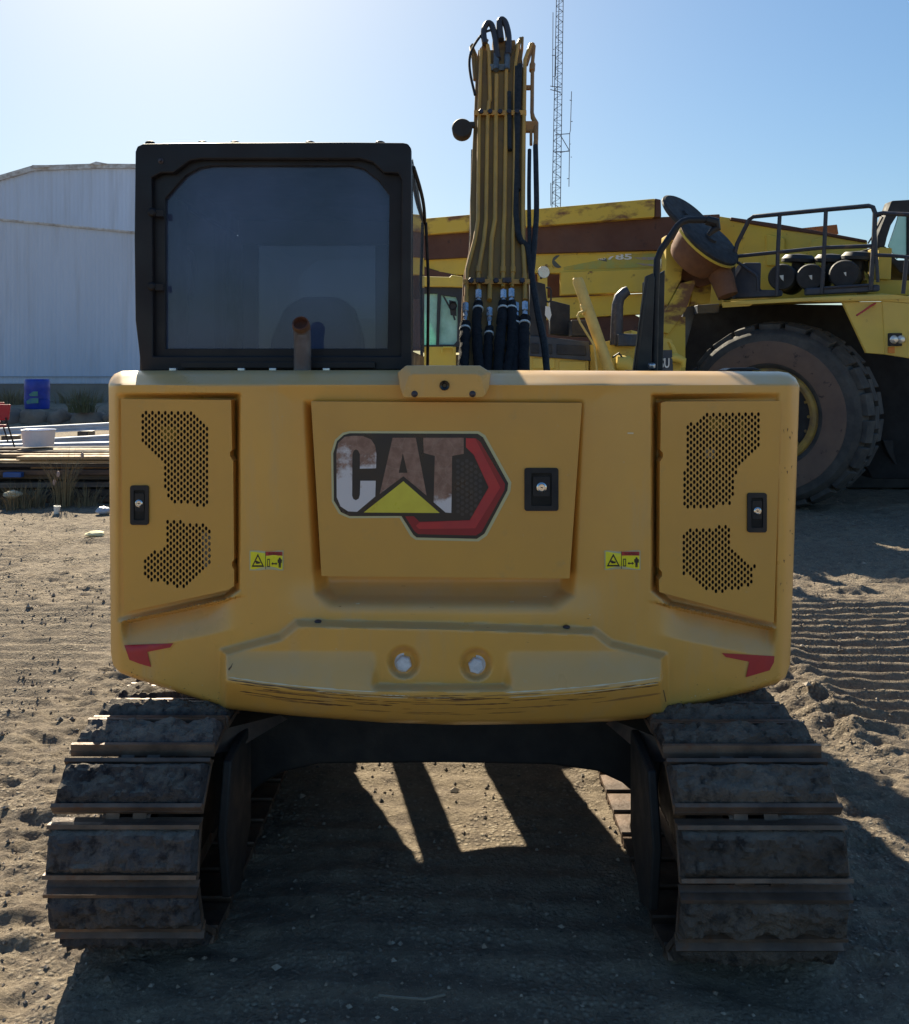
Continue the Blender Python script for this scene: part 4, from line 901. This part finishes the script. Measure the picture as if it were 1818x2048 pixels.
mb=MB(); mb.pp([(1091,612),(1100,614),(1103,630),(1099,642),(1090,630)],DB-.2,.01); mk('paper_tag',mb,M['white'],B)
mb=MB(); mb.tube([W(x,y,DB-.3) for x,y in ((1155,556),(1156,562),(1218,738),(1221,745))],[.052,.068,.068,.06],16); mb.tube([W(1152,566,DB-.34),W(1166,610,DB-.34),W(1168,624,DB-.36)],.014,8); mb.tube([W(x,y,DB-.36) for x,y in ((1168,622),(1158,626),(1155,632),(1160,645),(1188,690),(1194,745))],.014,8)
for y in (1168,):mb.tube([W(1163,620,DB-.3),W(1176,616,DB-.3)],.066,16)
mb.lathe([(0,.0),(.05,0),(.06,-.02)],W(1155,556,DB-.3),(0,0,1),14)
mk('lift_cylinder',mb,mat('cylinder_yellow',(.75,.53,.16),.55,0,(.62,.42,.12),8),B)
mb=MB(); mb.tube([W(x,y,DB-.25) for x,y in ((1232,725),(1252,728),(1262,738),(1262,750))],[.085,.11,.1,.07],14); mk('pivot_joint',mb,BY,B); mb=MB(); mb.tube([W(1225,715,DB-.3),W(1238,706,DB-.3),W(1248,720,DB-.3),W(1262,722,DB-.3)],.012,8); mk('small_hose',mb,BK,B); mb=MB(); mb.tube([W(1340,716,DB-.3),W(1352,716,DB-.3),W(1366,722,DB-.3),W(1366,735,DB-.3)],[.05,.06,.05,.03],12); mk('pivot_joint',mb,BY,B)
mb=MB(); mb.tube([W(x,y,DB+.1) for x,y in ((1232,690),(1234,640),(1235,610),(1239,595),(1250,584),(1256,581))],[.076,.076,.072,.07,.065,.058],18); mk('exhaust_stack',mb,mat('stack_grey',(.05,.05,.062),.5,.2,(.12,.11,.13),14,.5,.7),B)
mb=MB(); mb.lathe([(0,0),(.10,0),(.12,-.04),(.12,-.14),(0,-.14)],W(1252,668,DB),(0,-.1,1),20); mb.rect(1236,668,1278,692,DB-.1,.3); mk('muffler',mb,BB,B,.01)
mb=MB(); mb.pp([(1310,700),(1344,700),(1346,742),(1310,742)],DB-.35,.05,0); text(mb,'TSU',1310,716,1339,736,DB-.36,.003,1,bold=.02); mk('name_plate',mb,[BB,M['white']],B,.0)
mb=MB(); mb.pp([(1337,682),(1348,690),(1362,720),(1362,745),(1346,745),(1344,700)],DB-.2,.1); mk('side_arm',mb,BY,B,.01)

# ------------------------------------------------------------ radio mast
m0=lambda x,y:(x,y)
MD=46.0
MA=thing('radio_mast',(W(1112,0,MD)[0],MD,0),'thin grey lattice radio mast with whip antennas, rising beyond the haul truck','mast')
mb=MB(); zt=W(0,-60,MD)[2]
def mx(z,k): # left/right px edges at height z
    py=HZ-(z-CAMZ)*F/MD; t=(410-py)/470
    return W(1104+(1114-1104)*t+ (12*k)*(1-.22*t)*1.4,py,MD)[0]
n=84; zz=[0+zt*i/n for i in range(n+1)]
for k,dy in ((0,0),(1,0),(.5,.35)): mb.tube([(mx(z,k),MD+dy,z) for z in (zz[0],zz[n//2],zz[-1])],.022,5)
for i in range(n):
    a,b=(0,1) if i%2 else (1,0)
    mb.tube([(mx(zz[i],a),MD,zz[i]),(mx(zz[i+1],b),MD,zz[i+1])],.011,4); mb.tube([(mx(zz[i],a),MD,zz[i]),(mx(zz[i+1],.5),MD+.35,zz[i+1])],.010,4); mb.tube([(mx(zz[i],0),MD,zz[i]),(mx(zz[i],1),MD,zz[i])],.009,4)
ms=mat('mast_steel',(.10,.12,.16),.6,.3); mk('lattice',mb,ms,MA)
z2=lambda P:[(880+x/4.647,y/4.647) for x,y in P]
def ant(name,lines,r=.02):
    mb=MB()
    for P in lines: mb.tube([W(x,y,MD) for x,y in z2(P)],r,5)
    mk(name,mb,ms,MA)
ant('whip_antenna',[[(1050,115),(1048,400),(1046,810)],[(1048,460),(1075,455),(1075,710),(1050,712)],[(1040,515),(1075,515)]])
ant('whip_antenna',[[(1222,850),(1212,1210),(1205,1240),(1203,1400),(1198,1735)],[(1205,930),(1225,935)],[(1215,1130),(1232,1128)],[(1180,1662),(1200,1658)],[(1215,1460),(1225,1460)],[(1206,1340),(1214,1338)]])
ant('antenna_bracket',[[(1070,1252),(1207,1242)],[(1065,1415),(1203,1405)],[(1120,1258),(1200,1395)],[(1115,1418),(1203,1400)]],.022)
ant('antenna_bracket',[[(1025,800),(1128,812)],[(1025,832),(1125,858)],[(1030,1700),(1030,1910)],[(1040,1715),(1055,1710)]],.022)

# ------------------------------------------------------------ buildings on the left
def clad(name,col):
    m,nt,b=nodes(name); tc=nt.nodes.new('ShaderNodeTexCoord'); sp=nt.nodes.new('ShaderNodeSeparateXYZ'); nt.links.new(tc.outputs['Object'],sp.inputs[0])
    n=noi(nt,.25,5,.6,(1,1,.25)); c=mixc(nt,ramp(nt,n,.3,.75),col,tuple(k*.84 for k in col)); n2=noi(nt,2.2,4,.6,(1,1,.07)); c=mixc(nt,ramp(nt,n2,.5,.85),c,(col[0]*.78,col[1]*.74,col[2]*.70))
    nt.links.new(c,b.inputs['Base Color']); b.inputs['Roughness'].default_value=.55
    return m
def ribbed(mb,P,d,slope,mat_i=0,pitch=.19):
    """profiled sheet wall: left to right, top line given in photo pixels; ribs are real folds"""
    (xa,ya),(xb,yb),bot=P
    x0=W(xa,0,d)[0]; x1=W(xb,0,d)[0]; z0=W(0,ya,d)[2]; z1=W(0,yb,d)[2]; zb=W(0,bot,d)[2]; n=int((x1-x0)/pitch); V=[];Fc=[]
    prof=[(0,0),(.55,0),(.68,-.016),(.87,-.016)]
    for i in range(n):
        for u,dy in prof:
            x=x0+(i+u)*pitch; z=z0+(z1-z0)*(x-x0)/(x1-x0); V+= [(x,d+dy,zb),(x,d+dy,z)]
    m=len(V)//2
    for i in range(m-1): Fc.append([2*i,2*i+2,2*i+3,2*i+1])
    mb.add(V,Fc,mat_i)
wallm=clad('white_cladding',(.52,.60,.76)); conc=mat('plinth_concrete',(.26,.23,.20),.9,0,(.18,.16,.15),.8,bmp=.2,bs=6); trim=mat('roof_trim',(.55,.55,.56),.6,0,(.3,.26,.24),3)
S1=thing('shed',(-16,38,.5),'low white metal shed with sloping roof edge and concrete base, before the taller hall','building')
mb=MB(); ribbed(mb,((-160,424),(300,468),767),38,0); mb.box(W(-160,0,38)[0],W(300,0,38)[0],38.1,44,1.2,7.2,0); mk('wall',mb,wallm,S1)
mb=MB(); mb.pp([(-160,768),(300,768),(300,812),(-160,812)],38.0,.2); mk('plinth',mb,conc,S1)
mb=MB(); mb.pp([(-160,752),(300,752),(300,754),(-160,754)],37.93,.06); mk('flashing',mb,mat('flash_blue',(.30,.36,.45),.5),S1)
mb=MB(); 
for k in range(92):
    xa=-160+k*5; ya=424+(xa+160)*.0957; mb.pp([(xa,ya-2.2-(k%2)*.8),(xa+4.6,ya-1.8),(xa+4.6,ya+2.0),(xa,ya+1.6)],37.9,.3,0)
mk('roof_edge',mb,trim,S1)
H=thing('hall',(-22,52,.5),'tall white metal hall with shallow gable roof rising behind the lower shed','building')
mb=MB(); ribbed(mb,((-300,446),(72,336),560),52,0,0,.25); ribbed(mb,((64,338),(300,332),560),52,0,0,.25); mb.box(W(-300,0,52)[0],W(300,0,52)[0],52.3,80,.5,8,0); mk('wall',mb,wallm,H)
mb=MB(); mb.pp([(-300,438),(64,331),(190,327),(300,328),(300,336),(190,336),(66,341),(-300,448)],51.8,.5); mb.pp([(64,330),(100,330),(98,334),(66,336)],51.7,.6); mb.pp([(178,328),(192,323),(214,327),(200,330)],51.7,.6)
mk('roof_edge',mb,trim,H)

# ------------------------------------------------------------ yard clutter on the left
D=thing('blue_drum',(W(66,0,30)[0],30.3,.5),'dented blue plastic drum with pale green label patches standing against the shed base','drum')
mb=MB(); c=(W(66,0,30)[0],30.3,.5); mb.lathe([(0,0),(.37,0),(.385,.04),(.40,.30),(.385,.32),(.40,.34),(.395,.62),(.40,.64),(.40,.92),(.38,.97),(.36,.985),(0,.97)],c,(0,0,1),28); mk('drum_body',mb,mat('drum_blue',(.015,.05,.42),.45,0,(.01,.035,.28),3),D)
mb=MB(); gm=mat('label_green',(.10,.30,.20),.6,0,(.05,.16,.30),8)
mb.pp([(58,789),(66,783),(75,783),(75,792),(60,792)],29.875,.03); mb.pp([(52,803),(60,797),(76,796),(76,806),(54,808)],29.875,.03); mk('label_patch',mb,gm,D)
Tb=MB(); c=(W(77,0,13.6)[0],13.6,.655); Tb.lathe([(0,0),(.215,0),(.235,.225),(.245,.235),(.243,.245),(.228,.24),(.210,.02),(0,.02)],c,(0,0,1),28)
tag(mk('plastic_tub',Tb,mat('tub_white',(.66,.70,.80),.4,0,(.55,.6,.7),4)),'white round plastic tub sitting on the lumber pile','tub')
def chair(px,dist,label):
    x=W(px,0,dist)[0]; z=.66
    T_=thing('chair',(x,dist,z),label,'chair','red chairs on the lumber pile')
    mb=MB(); mb.prism([(x-.42,dist,1.06),(x+.02,dist,1.06),(x+.045,dist,1.29),(x-.44,dist,1.29)],(0,.03,0)); mk('backrest',mb,mat('chair_red',(.40,.018,.03),.5),T_,.01)
    mb=MB(); mb.box(x-.40,x,dist-.4,dist,.965,1.0); mk('seat',mb,mat('chair_red2',(.34,.02,.03),.6),T_,.01)
    for a,b in (((x-.01,dist-.02,1.10),(x+.10,dist+.02,.67)),((x-.03,dist-.38,.97),(x+.02,dist-.42,.67)),((x-.38,dist-.38,.97),(x-.42,dist-.42,.67)),((x-.38,dist-.02,1.1),(x-.45,dist+.02,.67))):
        mb=MB(); mb.tube([a,b],.011,8); mk('leg',mb,M['black'],T_)
chair(14,13.2,'red backed metal leg chair on the lumber pile, nearest the left frame edge'); chair(2,14.1,'second red chair just behind the first, only its back showing above it')
# white beams
bm_=mat('beam_white',(.52,.58,.70),.6,0,(.40,.44,.52),2,bmp=.1)
for i,(ya,yb,th,d,lab) in enumerate(((858,845,14,19.5,'pale steel beam lying uppermost behind the lumber pile'),(884,869,13,18.6,'pale steel beam lying below and in front of the upper beam'),(889,886,7,17.8,'thin pale steel bar at the foot of the two beams'))):
    mb=MB(); P0=[W(-40,ya,d),W(300,yb-4,d+.8)]; h=th/F*d
    a_,b_=Vector(P0[0]),Vector(P0[1])
    for o,q,hh in ((0,0,.03),(h-.03,0,.03)): mb.add([a_+Vector((0,-.12,-o)),b_+Vector((0,-.12,-o)),b_+Vector((0,.12,-o)),a_+Vector((0,.12,-o)),a_+Vector((0,-.12,-o-hh)),b_+Vector((0,-.12,-o-hh)),b_+Vector((0,.12,-o-hh)),a_+Vector((0,.12,-o-hh))],[(0,1,2,3),(7,6,5,4),(0,4,5,1),(1,5,6,2),(2,6,7,3),(3,7,4,0)])
    mb.add([a_+Vector((0,-.01,-.03)),b_+Vector((0,-.01,-.03)),b_+Vector((0,-.01,-h+.03)),a_+Vector((0,-.01,-h+.03))],[(0,1,2,3)])
    tag(mk('steel_beam',mb,bm_),lab,'beam','pale steel beams on the ground')
    for xx in (10,150,250):
        mb=MB(); zt_=W(xx,(ya+(yb-4-ya)*(xx+40)/340)+th,d)[2]; x=W(xx,0,d)[0]
        if zt_>.06: mb.box(x-.12,x+.12,d-.05+.8*(xx+40)/340,d+.35+.8*(xx+40)/340,0,zt_-.035); tag(mk('wood_block',mb,M['brown'],None,.01),'dark timber block holding up a pale beam','block','timber blocks under the beams')
# lumber pile: each board a thing
rnd=random.Random(11)
wm=[mat('wood_grey',(.16,.13,.11),.85,0,(.08,.065,.06),4,stretch=(.3,3,3),bmp=.2,bs=30),mat('wood_brown',(.15,.085,.055),.85,0,(.07,.045,.035),5,stretch=(.3,3,3),bmp=.2,bs=30),mat('wood_tan',(.40,.27,.15),.8,0,(.28,.18,.10),5,stretch=(.3,3,3)),mat('wood_dark',(.05,.038,.034),.9,0,(.09,.065,.05),5,stretch=(.3,3,3)),mat('metal_pale',(.42,.40,.38),.5,.3,(.25,.2,.17),6)]
desc=['weathered grey board','reddish brown board','pale tan board','dark stained board','pale metal strip']
place=['on the top layer','in the upper part','in the middle','low down','at the very bottom']
rows=[(.04,.09),(.13,.10),(.235,.08),(.33,.07),(.41,.075),(.50,.045),(.555,.04),(.605,.05)]
for ri,(z,th) in enumerate(rows):
    for j in range(4 if ri<6 else 5):
        y=12.35+j*(.38 if ri<6 else .36)+rnd.uniform(-.06,.06)+(.12 if ri in(2,3) else 0); x0=-6.9-rnd.uniform(0,.5)+(rnd.uniform(0,1.2) if rnd.random()<.4 else 0); x1=-4.0+rnd.uniform(-.5,.9)
        k=rnd.choices([0,1,2,3,4],[3,3,2.0 if ri>=6 else .8,3,1.2 if ri>4 else .3])[0]
        if ri>=6 and j in(0,1,3): k=2
        mb=MB(); rot=Matrix.Rotation(rnd.uniform(-.03,.03),3,'Z')@Matrix.Rotation(rnd.uniform(-.008,.008),3,'Y'); w_=rnd.uniform(.14,.30)
        mb.box(x0,x1,y-w_/2,y+w_/2,z-th*.42,z+th*.42,0,rot)
        lyr=place[0] if ri>=6 else place[1] if ri==5 else place[2] if ri>=3 else place[3] if ri>=1 else place[4]
        tag(mk('board',mb,wm[k],None,.004),f'{desc[k]} lying {lyr} of the lumber pile','board',f'{desc[k]}s {lyr} of the lumber pile')
# blue crate in the pile
mb=MB(); mb.box(W(10,0,12.2)[0],W(46,0,12.2)[0],12.14,12.24,.355,.42); tag(mk('blue_plank',mb,mat('plank_blue',(.03,.09,.30),.6),None,.005),'short blue painted piece sticking out of the lumber pile','board')
# stones of the bank edge
st=mat('stone',(.14,.11,.095),.9,0,(.24,.19,.15),1.5,.4,.65,bmp=.5,bs=5,col3=(.06,.05,.06),s3=3)
def rock(c,s,seed,sub=3):
    bm=bmesh.new(); bmesh.ops.create_icosphere(bm,subdivisions=sub,radius=1); mb=MB()
    V=[]
    for v in bm.verts:
        p=v.co.copy(); k=1+.35*noise.fractal(p*1.1+Vector((seed,0,0)),1,2,4); q=p*k; V.append((c[0]+q.x*s[0],c[1]+q.y*s[1],c[2]+q.z*s[2]))
    fs=[[v.index for v in f.verts] for f in bm.faces]; bm.free(); mb.add(V,fs,0,True); return mb
for i,(px,w_,lab) in enumerate(((-20,.7,'leftmost boulder of the bank edge, half cut by the frame'),(28,.55,'small dark boulder in the bank edge below the red chairs and drum'),(72,.95,'broad dark boulder in the bank edge right under the blue drum'),(124,.55,'pale upright boulder in the bank edge right of the drum'),(178,.9,'dark boulder with dry shrub over it at the right end of the bank edge'),(236,.7,'boulder of the bank edge mostly behind the excavator'))):
    x=W(px,0,29)[0]; tag(mk('boulder',rock((x,29.0,.22),(w_*.6,.5,.34),i*3.3),st,sharp=60),lab,'boulder','boulders along the bank edge')
# dry weeds
def weed(c,h,n,spread,seed,leafw=.012,lean=.5,m=None,name='dry_weed',label='',tips=False):
    rn=random.Random(seed); mb=MB(); tp=MB()
    for i in range(n):
        a=rn.uniform(0,2*math.pi); r0=rn.uniform(0,spread*.35); hh=h*rn.uniform(.35,1); ln=rn.uniform(.1,lean)
        b=Vector((c[0]+math.cos(a)*r0,c[1]+math.sin(a)*r0,c[2])); P=[]
        for k in range(5):
            t=k/4; P.append(b+Vector((math.cos(a)*ln*hh*t*t,math.sin(a)*ln*hh*t*t,hh*(t-.22*t*t*ln*2))))
        w_=leafw*rn.uniform(.6,1.2); sd=Vector((-math.sin(a),math.cos(a),0)) if rn.random()<.4 else Vector((1,0,0))
        V=[];Fc=[]
        for k,p in enumerate(P): ww=w_*(1-k/4*.85); V+=[p-sd*ww/2,p+sd*ww/2]
        for k in range(4): Fc.append([2*k,2*k+1,2*k+3,2*k+2])
        mb.add(V,Fc,0,False)
        if tips and i<3: tp.sphere(P[-1],.03,5,1,(.7,.7,1.4)); 
    if tips: mb.add(tp.v,tp.f,1,True)
    return tag(mk(name,mb,[m or M['straw'],M['seed']]),label,'weed','dry weeds round the lumber pile')
M['straw']=mat('straw',(.24,.185,.10),.9,0,(.14,.11,.07),3); M['seed']=mat('seed_head',(.36,.27,.25),.9); M['green']=mat('weed_green',(.06,.085,.045),.9,0,(.12,.11,.06),3)
weed((W(128,0,11.9)[0],11.9,0),.85,120,.35,1,.012,.5,label='tall dry weed with seed heads growing in front of the lumber pile',tips=True)
weed((W(35,0,11.8)[0],11.8,0),.40,170,1.0,2,.014,.9,label='wide tuft of dry straw grass at the left end of the lumber pile')
weed((W(75,0,11.9)[0],11.9,0),.42,90,.6,3,.012,.9,label='low dry tuft between the straw grass and the tall weed')
weed((W(172,0,12.0)[0],12.0,0),.38,90,.6,4,.012,.9,label='low dry tuft on the right of the tall weed')
weed((W(172,0,29)[0],28.7,.45),.65,260,1.3,5,.03,.7,m=M['green'],label='greenish shrub on the bank edge to the right of the drum')
weed((W(150,0,35)[0],35.5,.5),.7,240,2.6,6,.03,.6,label='dry grass patch at the shed base right of the drum'); weed((W(20,0,34)[0],34,.5),.8,260,2.6,7,.03,.6,label='dry grass patch at the shed base left of the drum')
# litter
mb=MB(); c=Vector((W(113,0,11.3)[0],11.3,.0)); mb.lathe([(0,.0),(.03,0),(.042,.10),(.036,.10)],c,(0.1,0,1),16); tag(mk('paper_cup',mb,M['white']),'small white paper cup standing on the dirt in front of the tall weed','cup')
mb=rock((W(206,0,11.3)[0],11.3,.045),(.09,.07,.05),2.2); tag(mk('plastic_bag',mb,mat('bag_white',(.34,.40,.50),.4)),'crumpled pale plastic bag on the dirt beside the yellow tail','litter')
mb=rock((W(40,0,11.9)[0],11.7,.19),(.10,.08,.05),4.2); tag(mk('foam_scrap',mb,mat('foam_dirty',(.40,.36,.26),.9)),'pale foam scrap caught in the dry tuft at the pile','litter')
mb=rock((W(2,0,11.9)[0],11.7,.13),(.05,.05,.14),6.2); tag(mk('pale_stone',mb,mat('stone_pale',(.40,.36,.26),.9)),'pale lump at the left frame edge beside the dry straw','litter')
for px,py,s,lab in ((190,1073,(.10,.07,.03),'pale flat scrap on the track marks left of the tail'),):
    d=GY(py); mb=rock((W(px,0,d)[0],d,.03),s,8.1); tag(mk('paper_scrap',mb,mat('scrap_cream',(.75,.66,.40),.8)),lab,'litter')
mb=MB(); P=[(758,2006),(800,2010),(850,2014),(890,2005)]; mb.tube([(W(x,0,GY(y))[0],GY(y),.022) for x,y in P],.0035,6); tag(mk('straw_stalk',mb,mat('stalk',(.22,.19,.15),.9)),'thin dry stalk lying on the dirt at the bottom of the frame','stalk')
# ------------------------------------------------------------ ground
def axis_pts(lo,hi,fine_lo,fine_hi,step,grow):
    p=list(np.arange(fine_lo,fine_hi,step)); s=step; x=p[-1]
    while x<hi: s*=grow; x+=s; p.append(x)
    s=step; x=p[0]; q=[]
    while x>lo: s*=grow; x-=s; q.append(x)
    return np.array(q[::-1]+p)
gx=axis_pts(-2500,2500,-3.3,3.4,.022,1.024); 
gy=[-3000.,-500.,-60.,-10,-3,0,.8,1.4]; y=1.7; 
while y<4000: gy.append(y); y+=max(.013,.0024*y+.004) if y<8 else .006*y if y<16 else .03*y
gy=np.array(gy)
def hill(x,y):
    v=Vector((x,y,0)); f=noise.fractal
    r=max(0,1-abs(y)/60)
    h=.030*f(Vector((x*.5,y*.5,3)),1,2,3)*r
    if -14<x<14 and 1<y<22:
        a=f(Vector((x*2.6,y*4.2,0)),1,2.1,4); b=noise.noise(Vector((x*1.1,y*1.3,7)))
        h+=.020*a+ .03*max(0,b)*a
        # clods left and right of the machine, smoother in the middle
        side=min(1,max(0,(abs(x+.03)-.9)/.6)) if y<8 else 1
        n2=f(Vector((x*7,y*11,5)),1,2,3); n3=f(Vector((x*21,y*29,9)),1,2,2); h+=(.005+.017*side)*n2+(.0025+.0065*side)*n3
        sh=abs(noise.noise(Vector((x*3.1,y*9.0,2)))); h+=(.008+.024*side)*(max(0,.35-sh))*1.2
        # track prints: ridges running across
        def prints(xc,hw,y0,y1,pit,amp,slant=0):
            e=min(1,max(0,(hw-abs(x-xc-(y-5)*slant))/.12))*min(1,max(0,(y-y0)/.2))*min(1,max(0,(y1-y)/.4))
            if e<=0: return 0,0
            ph=(y+.03*math.sin(x*3)+.012*noise.noise(Vector((x*5,y*2,1))))/pit; t=ph-math.floor(ph)
            s_=(t/.5) if t<.5 else (1-t)/.5
            return amp*s_*e,e
        for args in ((2.75,.78,4.35,7.3,.158,.074,.02),(-5.2,1.3,8.0,9.9,.17,.055,0),(.0,.62,2.0,4.6,.15,.010,0),(-2.9,.8,4.4,7.2,.16,.030,.03),(4.9,.7,6.5,8.2,.16,.03,0)):
            p_,e=prints(*args); h=h*(1-.75*e)+p_ -.02*e*(1 if args[5]>.05 else 0)
        # berm of loose gravel beside the print
        q=math.exp(-((x-1.95-(y-5)*.02)**2)/.02)*max(0,min(1,(y-4.2)/.4,(6.2-y)/.5)); h+=.05*q*(1+n2)
    if y>26 and x<6:
        t=min(1,max(0,(y-28.7)/.6)); h+=.5*t*t*(3-2*t)*min(1,max(0,(6-x)/3))
    return h-.01
V=np.zeros((len(gy),len(gx),3))
for j,yy in enumerate(gy):
    for i,xx in enumerate(gx): V[j,i]=(xx,yy,hill(float(xx),float(yy)))
nx_=len(gx); idx=np.arange(len(gy)*nx_).reshape(len(gy),nx_)
q=np.stack([idx[:-1,:-1],idx[:-1,1:],idx[1:,1:],idx[1:,:-1]],-1).reshape(-1,4)
me=bpy.data.meshes.new('ground'); me.from_pydata(V.reshape(-1,3).tolist(),[],q.tolist()); me.polygons.foreach_set('use_smooth',[True]*len(me.polygons))
m,nt,b=nodes('yard_dirt')
n1=noi(nt,.7,6,.6); n2=noi(nt,9,6,.65); n3=noi(nt,60,4,.7)
c=mixc(nt,ramp(nt,n1,.35,.65),(.335,.27,.195),(.255,.205,.152)); c=mixc(nt,ramp(nt,n2,.42,.7),c,(.175,.14,.112)); c=mixc(nt,ramp(nt,n3,.56,.72),c,(.50,.42,.32)); c=mixc(nt,ramp(nt,n3,.28,.40,(1,1,1,1),(0,0,0,1)),c,(.11,.092,.08))
tc=nt.nodes.new('ShaderNodeTexCoord'); vo=nt.nodes.new('ShaderNodeTexVoronoi'); vo.inputs['Scale'].default_value=46; nt.links.new(tc.outputs['Object'],vo.inputs['Vector'])
vg=ramp(nt,vo.outputs['Distance'],.15,.5,(1,1,1,1),(0,0,0,1)); grav=ramp(nt,noi(nt,2.2,4),.45,.62); pe=mul(nt,vg,grav)
sr=nt.nodes.new('ShaderNodeSeparateColor'); nt.links.new(vo.outputs['Color'],sr.inputs[0]); c=mixc(nt,mul(nt,pe,.75),c,mixc(nt,sr.outputs[0],(.18,.15,.13),(.60,.52,.40)))
nt.links.new(c,b.inputs['Base Color']); b.inputs['Roughness'].default_value=.95; b.inputs['Specular IOR Level'].default_value=.2
p=bump(nt,b,noi(nt,14,8,.7),1.0,.045); p=bump(nt,b,n3,.9,.012,p); bump(nt,b,pe,.9,.010,p)
me.materials.append(m); g=bpy.data.objects.new('ground',me); C.objects.link(g); tag(g,kind='structure')
# loose gravel: uncountable
mb=MB(); rn=random.Random(5)
base=[Vector(p).normalized() for p in ((1,0,0),(-1,0,0),(0,1,0),(0,-1,0),(0,0,1),(0,0,-1))]
FO=[(0,2,4),(2,1,4),(1,3,4),(3,0,4),(2,0,5),(1,2,5),(3,1,5),(0,3,5)]
for i in range(16000):
    y=1.9+(rn.random()**1.5)*10; x=rn.uniform(-.62,.62)*y
    if noise.noise(Vector((x*.9,y*.9,4)))+rn.uniform(-.35,.35)<-.02 or (abs(x)<1.1 and y<4.4 and rn.random()<.6): continue
    s=rn.uniform(.0025,.0085)*(1 if rn.random()>.04 else 2.2)*(1+.06*y); z=hill(x,y)
    k=Matrix.Rotation(rn.uniform(0,6.28),3,'Z'); V_=[k@Vector((p.x*s*rn.uniform(.7,1.4),p.y*s*rn.uniform(.7,1.3),p.z*s*rn.uniform(.45,.9)))+Vector((x,y,z+s*.3)) for p in base]
    mb.add(V_,FO,rn.choice((0,0,1,2)),False)
gs=[mat('gravel_tan',(.26,.20,.15),.9),mat('gravel_grey',(.15,.13,.11),.9),mat('gravel_pale',(.34,.28,.22),.9)]
me=bpy.data.meshes.new('gravel'); me.from_pydata(mb.v,[],mb.f); 
for q_ in gs: me.materials.append(q_)
me.polygons.foreach_set('material_index',mb.m); o=bpy.data.objects.new('gravel',me); C.objects.link(o); tag(o,'loose gravel scattered over the yard dirt','gravel',kind='stuff')
